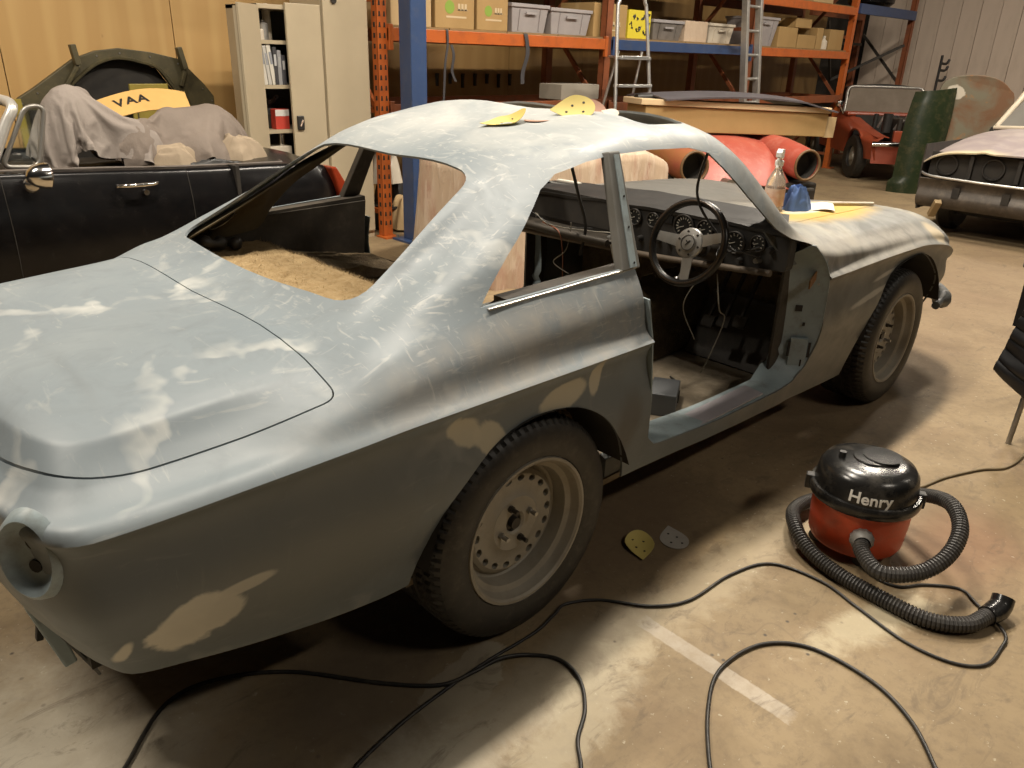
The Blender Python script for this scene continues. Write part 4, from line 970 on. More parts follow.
strap([(3.17, sy-.004, 1.50), (3.19, sy-.01, 1.42), (3.18, sy, 1.30), (3.22, sy, 1.22)], .026, 'short frayed strap end hanging beside the long thin strap')
strap([(4.02, sy+.03, 1.615), (4.02, sy-.005, 1.60), (4.04, sy-.012, 1.45), (4.0, sy, 1.30), (4.0, sy, 1.20)], .045, 'wide dark strap hanging below the grey crates')
# tools on hooks on the plywood
for k in range(8):
    t_ = MB(); x = 3.9+.17*k; t_.beam((x, WY-.03, 1.22), (x, WY-.03, 1.10+.02*(k % 3)), .03, .02); t_.cyl((x, WY-.01, 1.235), (x, WY-.06, 1.235), .006, 6); t_.lathe([(.001,0), (.02,0), (.02,.03), (.001,.03)], (x, WY-.03, 1.20), (0,0,1), 8)
    tag(t_.build('hanging_tool', M['dark'], None), ('first', 'second', 'third', 'fourth', 'fifth', 'sixth', 'seventh', 'eighth')[k]+' from the left of the small dark tools hung on the plywood behind the rack', 'tool', 'row of small hung tools')
# ---------------------------------------------------------------- blue steel column
col_ = thing('steel_column', 'square blue painted steel column in front of the rack', 'column', (2.64, 3.22, 0))
c_ = MB(); c_.box((0, 0, 2.2), (.15, .15, 4.4)); c_.build('shaft', M['blue'], col_, bevel=.008)
c_ = MB(); c_.box((0, 0, .008), (.28, .28, .016)); c_.build('base_plate', M['blue'], col_)
for dx in (-.11, .11):
    for dy in (-.11, .11):
        c_ = MB(); c_.cyl((dx, dy, .016), (dx, dy, .04), .014, 6); c_.build('anchor_bolt', M['steel'], col_)
# ---------------------------------------------------------------- ladders
def rung_ladder():
    L = thing('straight_ladder', 'tall straight aluminium ladder leaning against the rack', 'ladder', (7.42, 2.98, 0))
    lean = .13
    def p(x, z): return Vector((x, z*lean*.95, z))
    for sx in (-.145, .145):
        b_ = MB(); b_.beam(p(sx, 0), p(sx, 2.9), .05, .075, (0,-1,0)); b_.build('rail', M['alu'], L, bevel=.004)
    z = .25
    while z < 2.8:
        b_ = MB(); b_.cyl(p(-.145, z), p(.145, z), .016, 10); b_.build('rung', M['alu'], L, 40); z += .252
    for sx in (-.145, .145):
        b_ = MB(); b_.box(p(sx, .02), (.06, .09, .05)); b_.build('rubber_foot', M['black'], L)
rung_ladder()
def step_ladder():
    L = thing('stepladder', 'open aluminium stepladder with rounded top hoop before the rack', 'ladder', (5.03, 2.92, 0), R(-8))
    top = 1.98
    hw = lambda z: .175+.11*(1-z/top)
    fy = lambda z: -.30*(1-z/top)*.9+.16
    pts = [(-hw(0), fy(0), 0), (-hw(1.0), fy(1.0), 1.0), (-hw(1.8), fy(1.8), 1.80), (-.165, fy(1.9), 1.91), (-.12, fy(1.97), 1.965), (.12, fy(1.97), 1.965), (.165, fy(1.9), 1.91), (hw(1.8), fy(1.8), 1.80), (hw(1.0), fy(1.0), 1.0), (hw(0), fy(0), 0)]
    b_ = MB(); b_.tube(spline(pts, 6), .017, 10); b_.build('front_hoop', M['alu'], L, 60)
    for z in (.24, .48, .72, .96, 1.20, 1.44):
        b_ = MB(); b_.box((0, fy(z), z), (2*hw(z), .08, .025)); b_.build('step', M['alu'], L, bevel=.004)
    for sg in (-1, 1):
        b_ = MB(); b_.tube([(sg*.15, fy(1.5)+.03, 1.5), (sg*.25, fy(1.5)+.42, 0)], .013, 8); b_.build('rear_leg', M['alu'], L, 60)
        b_ = MB(); b_.cyl((sg*hw(0), fy(0), 0), (sg*hw(0), fy(0), .05), .024, 10); b_.build('rubber_foot', M['black'], L, 40)
    b_ = MB(); b_.tube([(-.215, fy(1.5)+.30, .5), (.215, fy(1.5)+.30, .5)], .010, 8); b_.build('rear_brace', M['alu'], L, 60)
    b_ = MB(); b_.box((0, fy(1.44)+.05, 1.45), (.36, .18, .02)); b_.build('top_platform', M['alu'], L, bevel=.004)
step_ladder()
# ---------------------------------------------------------------- steel cabinets
M['beige'] = mat('beige_cabinet_enamel', (.46, .385, .265), .4, c2=(.42, .35, .24), ns=3)
M['greyin'] = mat('grey_cabinet_inside', (.13, .125, .11), .6)
CY = 3.55; H = 1.714
cab = thing('steel_cabinet', 'beige steel cabinet with its left door open showing shelves', 'cabinet', (0, 0, 0))
x0, x1, dp = 1.553, 2.045, .45
for nm, c, d in (('side_panel', (x0+.008, CY+dp/2, H/2), (.016, dp, H)), ('side_panel', (x1-.008, CY+dp/2, H/2), (.016, dp, H)), ('top_panel', ((x0+x1)/2, CY+dp/2, H-.015), (x1-x0, dp, .03)), ('base_panel', ((x0+x1)/2, CY+dp/2, .04), (x1-x0, dp, .08))):
    b_ = MB(); b_.box(c, d); b_.build(nm, M['beige'], cab, bevel=.003)
b_ = MB(); b_.box(((x0+x1)/2, CY+dp-.01, H/2), (x1-x0-.03, .012, H-.04)); b_.build('back_panel', M['greyin'], cab)
SH = [.53, .87, 1.178, 1.473]
for z in SH:
    b_ = MB(); b_.box(((x0+x1)/2, CY+dp/2-.01, z), (x1-x0-.034, dp-.06, .025)); b_.build('shelf', M['beige'], cab)
rdx = 1.766
b_ = MB(); b_.box(((rdx+x1)/2, CY-.012, H/2+.03), (x1-rdx, .024, H-.03)); dr = b_.build('door', M['beige'], cab, bevel=.004)
b_ = MB(); b_.box((rdx+.055, CY-.030, .93), (.055, .02, .10)); hd = b_.build('handle', M['black'], dr, bevel=.006)
b_ = MB(); b_.box((rdx+.055, CY-.042, .93), (.012, .012, .05), (0, .5, 0)); b_.build('lock', M['chrome'], dr)
ld = MB(); a = R(128)      # open leaf swung about the left side
ux, uy = -math.cos(PI-a), -math.sin(PI-a)
ux, uy = -.80, -.60
Lw = .285
hx, hy = x0, CY-.01
pA = Vector((hx, hy, 0)); pB = Vector((hx+ux*Lw, hy+uy*Lw, 0)); nn = Vector((-uy, ux, 0))
ld.add([(p.x+nn.x*o_, p.y+nn.y*o_, z) for o_ in (0, .02) for z in (.06, H-.01) for p in (pA, pB)], [(0,1,3,2), (4,6,7,5), (0,4,5,1), (2,3,7,6), (0,2,6,4), (1,5,7,3)])
ldo = ld.build('door', M['beige'], cab, bevel=.003)
for k, wd in ((.45, .02), (.97, .012), (.03, .012)):
    p = pA.lerp(pB, k); b_ = MB(); b_.beam((p.x-nn.x*.012+ .0, p.y-nn.y*.012, .08), (p.x-nn.x*.012, p.y-nn.y*.012, H-.03), wd, .02, nn); b_.build('stiffener', M['beige'], ldo)
cab2 = thing('steel_cabinet', 'closed beige steel cabinet standing next to the orange upright', 'cabinet', (2.245, CY+.20, 0))
b_ = MB(); b_.box((0, 0, .91), (.39, .44, 1.82)); b_.build('carcass', M['beige'], cab2, bevel=.004)
b_ = MB(); b_.box((0, -.231, .93), (.38, .02, 1.74)); dd = b_.build('door', M['beige'], cab2, bevel=.004)
b_ = MB(); b_.cyl((-.10, -.24, 1.765), (-.10, -.255, 1.765), .022, 16); b_.build('knob', M['darkmetal'], dd, 40)
def tin(x, z, r, h, m, label, cat, name, y=CY+.12):
    b_ = MB(); b_.lathe([(.001,0), (r,0), (r,h*.8), (r*.7,h*.88), (r*.4,h*.9), (r*.4,h), (.001,h)], (0,0,0), (0,0,1), 16); o = tag(b_.build(name, m, None, 40), label, cat, 'things in the open cabinet'); o.location = (x, y, z)
z = SH[3]+.0125
tin(1.66, z, .035, .13, M['alu'], 'silver spray can on the top cabinet shelf', 'can', 'spray_can'); tin(1.735, z, .03, .24, M['bin'], 'tall pale bottle on the top cabinet shelf', 'bottle', 'tall_bottle', CY+.2); tin(1.60, z, .04, .08, M['bin'], 'squat pale tub on the top cabinet shelf', 'tub', 'paint_tub', CY+.08)
z = SH[2]+.0125
for k, (dx, hh, th, c) in enumerate(((.0, .27, .03, (.55, .52, .46)), (.035, .26, .025, (.48, .46, .42)), (.07, .27, .03, (.60, .57, .50)), (.105, .25, .028, (.05, .05, .055)), (.14, .23, .03, (.30, .30, .31)), (.175, .20, .03, (.07, .07, .08)))):
    t_ = thing('ring_binder', ('white binder leaning leftmost on the cabinet book shelf', 'grey-white binder second from left on the cabinet shelf', 'bright white binder third from left on the cabinet shelf', 'black binder among the white ones on the cabinet shelf', 'mid grey manual beside the black binder', 'short dark manual at the right of the binders')[k], 'binder', (1.59+dx*.92, CY+.13, z), 0, 'binders in the cabinet')
    b_ = MB(); b_.box((0, 0, hh/2), (th, .20, hh), (0, -.12 if k < 3 else 0, 0)); b_.build('cover', mat('binder_cover', c, .5), t_, bevel=.002)
    b_ = MB(); b_.box((0, -.101, hh*.66), (th*.6, .003, hh*.3), (0, -.12 if k < 3 else 0, 0)); b_.build('spine_label', mat('spine_label', tuple(.5-.4*v for v in c), .5), t_)
z = SH[1]+.0125
b_ = MB(); b_.lathe([(.001,0), (.06,0), (.09,.10), (.03,.16), (.05,.20), (.001,.21)], (0,0,0), (0,0,1), 10)
for k in range(7): b_.cyl((0,0,.15), (.08*math.cos(k), .08*math.sin(k), .22), .012, 5)
o = tag(b_.build('cable_bundle', M['black'], None, 40), 'black tangled bundle on the cabinet shelf behind the red carton', 'bundle'); o.location = (1.69, CY+.2, z)
t_ = thing('red_carton', 'small red and white carton on the cabinet shelf', 'box', (1.72, CY+.09, z)); b_ = MB(); b_.box((0,0,.07), (.11,.07,.14)); b_.build('carton', mat('red_print', (.55, .06, .04), .5), t_, bevel=.002); b_ = MB(); b_.box((-.0,-.0365,.115), (.109,.002,.045)); b_.build('white_band', M['white'], t_)
z = SH[0]+.0125
b_ = MB(); b_.box((0,0,.11), (.18,.16,.22)); o = tag(b_.build('white_carton', M['bin'], None, bevel=.004), 'white carton on the lowest visible cabinet shelf', 'box'); o.location = (1.68, CY+.12, z)
tin(1.735, z+.22, .025, .10, M['chrome'], 'small silver can on top of the white carton', 'can', 'small_can')
# ================================================================== black convertible beyond the coupe
bc = thing('convertible_car', 'black open-topped convertible with chrome door mirror left of the coupe', 'car', (0, 0, 0))
def cyy(x): return 2.20+.05*max(0, (x-.6))**2+.03*max(0, -x-.2)
BCS = [(-2.0, .86), (-.5, .885), (.0, .868), (.5, .845), (.9, .835), (1.15, .825), (1.30, .79), (1.40, .70)]
zb = pchip([a for a, _ in BCS], [b_ for _, b_ in BCS])
def bsec(x, far=False):
    y0 = cyy(x); k = max(0, (x-1.15)/.25); y0 += .10*k*k; z = zb(x); w = 1.46
    s_ = [(y0+.10, .22), (y0+.03, .36), (y0+.0, .55), (y0+.005, .70), (y0+.035, z-.03), (y0+.06, z), (y0+.11, z+.003)]
    return s_
mb = MB(); xs = [-2.0+.1*i for i in range(32)]+[1.2, 1.25, 1.30, 1.34, 1.37, 1.40]
YC = 2.80
rows = []
for x in xs:
    s_ = spline([(x, a, b_) for a, b_ in bsec(x)], 4); far = [Vector((x, 2*YC-p.y, p.z)) for p in s_[::-1]]
    deck = x > .68
    top = [Vector((x, YC+(t-.5)*2*(YC-s_[-1].y), s_[-1].z+.03*math.sin(t*PI))) for t in (.2, .4, .6, .8)]
    rows.append((x, s_, far, deck, top))
n = len(rows[0][1])
vs = []; fs = []
for (x, s_, far, deck, top) in rows: vs += s_+top+far
N = n*2+4
for i in range(len(rows)-1):
    for j in range(N-1):
        if n-1 <= j < n+4 and -.55 < rows[i][0] < .68: continue
        fs.append((i*N+j, (i+1)*N+j, (i+1)*N+j+1, i*N+j+1))
fs.append(tuple((len(rows)-1)*N+j for j in range(N)))
mb.add(vs, fs); mb.build('body', M['blackgloss'], bc, 40)
# inner walls of the cockpit
iw = MB()
for yy_ in (2.33, 2*YC-2.33): iw.box((.05, yy_, .60), (1.25, .02, .50))
iw.box((.68, YC, .6), (.02, 1.2, .5)); iw.box((-.55, YC, .6), (.02, 1.2, .5)); iw.box((.05, YC, .36), (1.25, 1.2, .02)); iw.build('cockpit_lining', M['dark'], bc)
cap = MB(); cap.tube(spline([(x, cyy(x)+.10, zb(x)+.006) for x in (-.5, -.2, .1, .4, .7, 1.0)], 5), .008, 6); cap.build('door_capping', mat('dull_capping', (.10, .08, .065), .5), bc, 60)
for x in (-.42, .42):
    gp = MB(); gp.tube(spline([(x, cyy(x)+a-.001, b_) for a, b_ in [(p-cyy(x), q) for p, q in bsec(x)][:6]], 3), .0022, 5); gp.build('door_gap', M['dark'], bc)
dh = MB(); dh.tube(spline([(.06, 2.205, .795), (.10, 2.165, .80), (.17, 2.16, .80), (.23, 2.17, .80), (.25, 2.205, .797)], 5), .010, 8); dho = dh.build('door_handle', M['chrome'], bc, 60)
dk = MB(); dk.cyl((.185, 2.21, .758), (.185, 2.18, .758), .014, 16); dk.build('door_lock', M['chrome'], dho, 40)
mr = MB(); mc = Vector((-.275, 2.10, .885)); mr.lathe([(.001, -.075), (.025, -.068), (.045, -.045), (.056, -.01), (.058, .015), (.052, .022), (.001, .020)], mc, (1, .05, -.05), 24); mro = mr.build('door_mirror', M['chrome'], bc, 40)
st = MB(); st.cyl(mc+Vector((0,0,-.03)), (-.30, 2.19, .845), .012, 10); st.lathe([(.001,0), (.035,0), (.03,.012), (.001,.014)], (-.31, 2.195, .835), (-.0,-1,.3), 16); st.build('mirror_stem', M['chrome'], mro, 40)
# windscreen frame and quarterlight
M['framewhite'] = mat('white_chrome_frame', (.62, .60, .56), .3, .5)
M['framegrey'] = mat('grey_window_frame', (.30, .285, .26), .35, .6)
wf = MB(); ya = 2.33
wf.tube(spline([(-.50, ya-.02, .83), (-.42, ya-.01, .93), (-.34, ya+.0, 1.08), (-.29, ya+.04, 1.175), (-.40, ya+.3, 1.20), (-.42, YC, 1.205), (-.40, 2*YC-ya-.3, 1.20), (-.36, 2*YC-ya-.07, 1.175), (-.45, 2*YC-ya-.02, 1.10), (-.62, 2*YC-ya, .90)], 6), .024, 10); wf.build('windscreen_frame', M['framewhite'], bc, 60)
gp = MB(); gp.add([(-.60, ya+.02, .90), (-.60, 2*YC-ya-.02, .90), (-.37, 2*YC-ya-.1, 1.17), (-.37, ya+.1, 1.17)], [(0,1,2,3)]); gp.build('windscreen_glass', M['glass'], bc, solid=.005)
ql = [(-.385, .905), (-.235, .895), (-.165, 1.165), (-.245, 1.165)]
qf = MB(); qf.tube([Vector((x, ya-.01, z)) for x, z in [tuple(p) for p in rounded(ql, .04, 5)]], .011, 8, closed=True); qfo = qf.build('quarterlight_frame', M['framegrey'], bc, 60)
qg = MB(); qg.prism(rounded(ql, .04, 5), lambda x, z: (x, ya-.012, z), lambda x, z: (x, ya-.008, z)); qg.build('quarterlight_glass', M['glass'], qfo)
# tail lamp on the near rear corner
tl = MB(); tl.prism([(1.27,.80), (1.31,.80), (1.42,.62), (1.41,.53), (1.36,.53)], lambda x, z: (x, 2.225+.0, z), lambda x, z: (x, 2.36, z)); tl.build('tail_lamp', mat('red_lens', (.22, .022, .010), .15, c2=(.28, .05, .015), ns=4), bc, bevel=.01)
bp = MB(); bp.tube(spline([(1.25, 2.18, .42), (1.42, 2.20, .42), (1.47, 2.35, .42), (1.49, YC, .42), (1.47, 2*YC-2.35, .42)], 6), .04, 10); bp.build('rear_bumper', M['chrome'], bc, 60)
for x in (.95, -1.5):
    for sg in (-1, 1):
        y = YC+sg*.62; w = MB(); w.lathe([(.12,-.07), (.2,-.08), (.27,-.08), (.30,-.05), (.30,.05), (.27,.08), (.2,.08), (.12,.06)], (x, y, .30), (0,1,0), 28, closed=True); wo = w.build('wheel', M['rubber'], bc, 40)
        w = MB(); w.lathe([(.001,-.06), (.1,-.055), (.18,-.07), (.2,-.08), (.2,.07), (.001,.05)], (x, y, .30), (0,1,0), 28); w.build('wheel_rim', M['steel'], wo, 40)
# ---------------------------------------------------------------- heap of grey covers in the cockpit
M['tarp'] = mat('grey_canvas', (.285, .245, .215), .85, c2=(.235, .20, .175), ns=5, bump=.25, bs=70)
M['tarp2'] = mat('brown_grey_canvas', (.215, .175, .145), .8, c2=(.17, .135, .11), ns=5, bump=.25, bs=70)
M['tarp3'] = mat('tan_canvas', (.36, .285, .20), .85, c2=(.29, .225, .155), ns=5, bump=.25, bs=70)
M['tan'] = mat('tan_card', (.60, .37, .12), .7, c2=(.53, .32, .10), ns=6)
def heap(cx, cy, z0, rx, ry, h, seed, m, label, folds=.09, sq=2.6, tilt=0, name='canvas_cover', nu=96, ang=0, peak=0):
    mb = MB(); ca, sa = math.cos(ang), math.sin(ang)
    def ridge(p): return 1-math.sqrt(mnoise.noise(p)**2+.004)*2.6
    def fn(u, v):
        th_ = 2*PI*u; rr_ = v
        x = math.cos(th_)*rr_; y = math.sin(th_)*rr_
        prof = (1-rr_**sq)
        wp = Vector((mnoise.noise((x*1.3+seed, y*1.3, 1)), mnoise.noise((x*1.3, y*1.3+seed, 5)), 0))*.6
        p = Vector((x*1.3+seed, y*2.2, seed*.7))+wp
        d = folds*(ridge(p*.8)*.9+ridge(p*1.7+Vector((5, 1, 2)))*.30+ridge(p*3.6+Vector((1, 7, 4)))*.07)
        k = 1+.20*mnoise.noise((math.cos(th_)*1.5+seed, math.sin(th_)*1.5, 3))
        drp = .05*abs(math.sin(th_*4+seed+2*mnoise.noise((th_, seed, 2))))**.7*rr_**2
        zz = z0+prof*h*(1+tilt*x)+d*(1-rr_**5)
        X, Y = x*rx*(k-drp*2), y*ry*(k-drp*3)
        return Vector((cx+X*ca-Y*sa, cy+X*sa+Y*ca, max(zz, z0-.03)))
    mb.grid(fn, nu, 40, wrapu=True); o = mb.build(name, m, None, 40, weld=1e-4); return tag(o, label, 'canvas', 'canvas heap in the black car')
fo = MB(); fo.box((.12, YC, .78), (1.25, 1.1, .06)); fo.build('tonneau_board', M['dark'], bc)
def drape():
    """real cloth: two sheets dropped over the lumps in the cockpit, then frozen"""
    tmp = []
    def collider(me, loc, sc=(1,1,1)):
        o = bpy.data.objects.new('collider', me); COL.objects.link(o); o.location = loc; o.scale = sc
        o.modifiers.new('c', 'COLLISION'); o.collision.thickness_outer = .012; o.collision.cloth_friction = 25; tmp.append(o)
    bmx = bmesh.new(); bmesh.ops.create_uvsphere(bmx, u_segments=16, v_segments=10, radius=1); bl = bpy.data.meshes.new('b'); bmx.to_mesh(bl); bmx.free()
    for l_, s_ in (((.02, 2.62, .83), (.17, .13, .40)), ((.12, 2.80, .83), (.12, .10, .38)), ((.29, 2.52, .83), (.12, .10, .23)), ((.52, 2.64, .83), (.13, .12, .28)), ((.76, 2.68, .83), (.20, .13, .29)), ((.64, 2.50, .83), (.12, .08, .16))): collider(bl, l_, s_)
    pl = MB(); pl.grid(lambda u, v: (-.6+1.9*u, 2.0+1.6*v, .822), 2, 2); collider(pl.mesh('pl'), (0, 0, 0))
    out = []
    for nm, x0, x1, y0, y1, seed, shr in (('a', -.26, .38, 2.36, 2.98, 1.7, -.34), ('b', .28, 1.0, 2.40, 3.02, 6.1, -.40)):
        N = 52; m_ = MB(); m_.grid(lambda u, v: Vector((x0+(x1-x0)*u, y0+(y1-y0)*v, 1.26+.05*mnoise.noise((u*5+seed, v*5, seed)))), N, N); me_ = m_.mesh('cloth')
        o = bpy.data.objects.new('cloth', me_); COL.objects.link(o); cm = o.modifiers.new('c', 'CLOTH'); st_ = cm.settings
        st_.quality = 5; st_.mass = .35; st_.bending_stiffness = .6; st_.tension_stiffness = 12; st_.compression_stiffness = 12; st_.shear_stiffness = 5; st_.shrink_min = shr; st_.shrink_max = shr
        cs_ = cm.collision_settings; cs_.use_self_collision = True; cs_.self_distance_min = .007; cs_.distance_min = .008; cm.point_cache.frame_end = 40; out.append(o)
    SC.frame_start = 1; SC.frame_end = 40
    for fr in range(1, 37): SC.frame_set(fr)
    res = [evalmesh(o) for o in out]
    SC.frame_set(1)
    for o in tmp+out: bpy.data.objects.remove(o)
    return res
try: CL = drape()
except Exception as ex: print('cloth failed', ex); CL = []
for me_, m_, lab in zip(CL, (M['tarp'], M['tarp2']), ('tall grey canvas sheet draped in folds nearest the quarterlight', 'brownish grey canvas sheet crumpled at the right end of the heap')):
    me_.materials.clear(); o = bpy.data.objects.new('canvas_cover', me_); COL.objects.link(o); me_.materials.append(m_)
    sb = o.modifiers.new('s', 'SUBSURF'); sb.levels = 1; sb.render_levels = 1; so_ = o.modifiers.new('t', 'SOLIDIFY'); so_.thickness = .004
    o.data = evalmesh(o); o.modifiers.clear(); finish(o.data, 80); tag(o, lab, 'canvas', 'canvas heap in the black car')
heap(.42, 2.44, .83, .18, .09, .085, 9.2, M['tarp3'], 'small pale tan canvas bundle in front of the heap', .045, 3)
heap(.82, 2.52, .81, .20, .13, .12, 12.6, M['tarp3'], 'creased tan canvas end hanging at the right of the heap', .06, 3)
heap(.62, 2.36, .825, .18, .05, .02, 15.2, M['black'], 'black crumpled vinyl strip along the door edge', .03, 2.6, name='vinyl_strip')
def cardf(u, v): return Vector((.20+.54*u+.03*v, 2.84+.16*v, 1.020+.105*v+.075*math.sin(u*PI*.75)))
tc = MB(); tc.grid(cardf, 16, 5); tco = tc.build('tan_card_sheet', M['tan'], None, 60, solid=.004); tag(tco, 'curved tan card with black letters lying on the canvas heap', 'card')
for k_, (ch, u) in enumerate((('V', .28), ('A', .40), ('A', .52))):
    p = cardf(u, .55); e1 = (cardf(u+.02, .55)-cardf(u-.02, .55)).normalized(); e2 = (cardf(u, .7)-cardf(u, .4)).normalized(); n_ = e1.cross(e2)
    q = text_mesh(ch, .085, 'printed_letter', M['black'], tco, (0,0,0), (0,0,0), .001, .002)
    q.matrix_local = Matrix((( e1.x, e2.x, n_.x, p.x+n_.x*.006), (e1.y, e2.y, n_.y, p.y+n_.y*.006), (e1.z, e2.z, n_.z, p.z+n_.z*.006), (0,0,0,1)))
# ---------------------------------------------------------------- dark arched panel frame behind the convertible
M['olive'] = mat('dark_olive_metal', (.045, .038, .018), .55, c2=(.085, .07, .032), ns=9, dirt=(.16, .12, .05), dirtamt=.4)
fp = thing('arched_bonnet', 'dark olive arched bonnet frame standing upright behind the canvas heap', 'car panel', (0, 3.92, 0))
OUT = [(.05,.30), (.10,1.10), (.20,1.16), (.46,1.335), (.60,1.385), (.75,1.405), (.95,1.385), (1.14,1.345), (1.30,1.18), (1.36,1.10), (1.35,.30)]
INN = [(.28,.30), (.30,1.06), (.37,1.135), (.51,1.255), (.62,1.32), (.74,1.345), (.88,1.32), (.99,1.28), (1.09,1.135), (1.16,1.06), (1.18,.30)]
a_ = MB(); n = len(OUT); vs = [(x, y, z) for y in (0, .05) for x, z in OUT]+[(x, y, z) for y in (0, .05) for x, z in INN]
fs = []
for i in range(n-1): fs += [(i, i+1, 2*n+i+1, 2*n+i), (n+i, 3*n+i, 3*n+i+1, n+i+1), (i, n+i, n+i+1, i+1), (2*n+i, 2*n+i+1, 3*n+i+1, 3*n+i)]
fs += [(0, 2*n, 3*n, n), (n-1, 2*n-1, 4*n-1, 3*n-1)]
a_.add(vs, fs); a_.build('arch_frame', M['olive'], fp, bevel=.006)
b_ = MB(); b_.prism(INN, lambda x, z: (x, .05, z), lambda x, z: (x, .06, z)); b_.build('inner_skin', M['dark'], fp)
rb_ = MB(); rb_.tube(spline([(x, -.005, z) for x, z in INN], 3), .012, 6); rb_.build('arch_lip', M['olive'], fp, 60)
for p0, p1, p2 in (((.455,1.42), (.47,1.30), (.38,1.17)), ((1.13,1.42), (1.16,1.28), (1.12,1.17))):
    h = MB(); h.beam((p0[0], -.03, p0[1]), (p1[0], -.03, p1[1]), .035, .05, (0,1,0)); h.beam((p1[0], -.03, p1[1]), (p2[0], -.02, p2[1]), .025, .03, (0,1,0)); h.build('hinge_arm', M['olive'], fp, bevel=.004)
for x, z in ((.20, .98), (1.26, .98)):
    h = MB(); h.box((x, -.003, z), (.11, .006, .10)); h.build('frame_cutout', M['dark'], fp)
for k in range(9):
    x, z = OUT[1+k]; s_ = MB(); s_.cyl((x*.97+.02, -.004, z-.03), (x*.97+.02, .0, z-.03), .006, 6); s_.build('screw', M['steel'], fp)
M['yellow'] = mat('faded_yellow_paint', (.32, .25, .045), .5, c2=(.26, .20, .035), ns=6)
yp = thing('pressed_metal_sheet', 'faded yellow pressed metal sheet leaning inside the dark arch', 'sheet metal', (.86, 3.80, 0), R(4))
b_ = MB(); b_.box((0, 0, .595), (.26, .02, 1.19)); b_.build('sheet', M['yellow'], yp, bevel=.004)
b_ = MB(); b_.tube([Vector((x, -.012, z)) for x, z in rounded([(-.10,.93), (.10,.93), (.10,1.15), (-.10,1.15)], .04, 4)], .005, 6, closed=True); b_.build('pressed_outline', M['olive'], yp, 60)
for x in (.06, .11):
    b_ = MB(); b_.cyl((x, -.012, 1.095), (x, -.009, 1.095), .008, 8); b_.build('rivet_hole', M['dark'], yp)
st = MB(); st.box((0, 0, .55), (.04, .02, 1.1), (0, -.03, 0)); o = tag(st.build('yellow_strip', M['yellow'], None), 'narrow yellow strip standing at the left of the dark arch', 'panel'); o.location = (.10, 3.88, 0)
# ---------------------------------------------------------------- car under a pale pink sheet
def sheetmat():
    m, nt, b = newmat('pink_plastic_sheet'); t = NT(nt)
    n1 = t.noise(3.5, 5, .6, t.coord((1, 1, .5)), .8); n2 = t.noise(9, 5, .6, t.coord((1.5, 1.5, .35), (0, .3, 0)), 1.0)
    c = t.mix(t.ramp(n1, .48, .70), (.56, .43, .31), (.42, .22, .165)); c = t.mix(t.math('MULTIPLY', t.ramp(n2, .52, .62), .6), c, (.68, .56, .44))
    t.val(b.inputs['Base Color'], c); b.inputs['Roughness'].default_value = .42
    t.l(t.bump(n2, .5, .03), b.inputs['Normal']); return m
cv = MB()
def cover(u, v):
    th_ = 2*PI*u; e = .55; c, s_ = math.cos(th_), math.sin(th_)
    qx = math.copysign(abs(c)**e, c); qy = math.copysign(abs(s_)**e, s_)
    r_ = min(1, v/.62); dn = max(0, (v-.62)/.38)
    flare = 1+.06*dn+.03*dn*math.sin(th_*17+3*math.sin(th_*3))
    x, y = qx*r_*1.06*flare, qy*r_*.50*flare
    top = .80+.05*math.cos(x*1.6)-.20*max(0, (x-.45)/.6)**1.6-.05*abs(qy*r_)**4+.018*mnoise.noise((x*3, y*3, 2))+.02*(1-abs(mnoise.noise((x*2.2, y*4, 8)))*2.4)
    z = top*(1-dn)
    return Vector((3.12+x*1.0, 2.16+y, z))
cv.grid(cover, 120, 40, wrapu=True); o = tag(cv.build('sheeted_car', sheetmat(), None, 60, weld=1e-4), 'low car shape hidden under a creased pale pink sheet beyond the coupe', 'car')
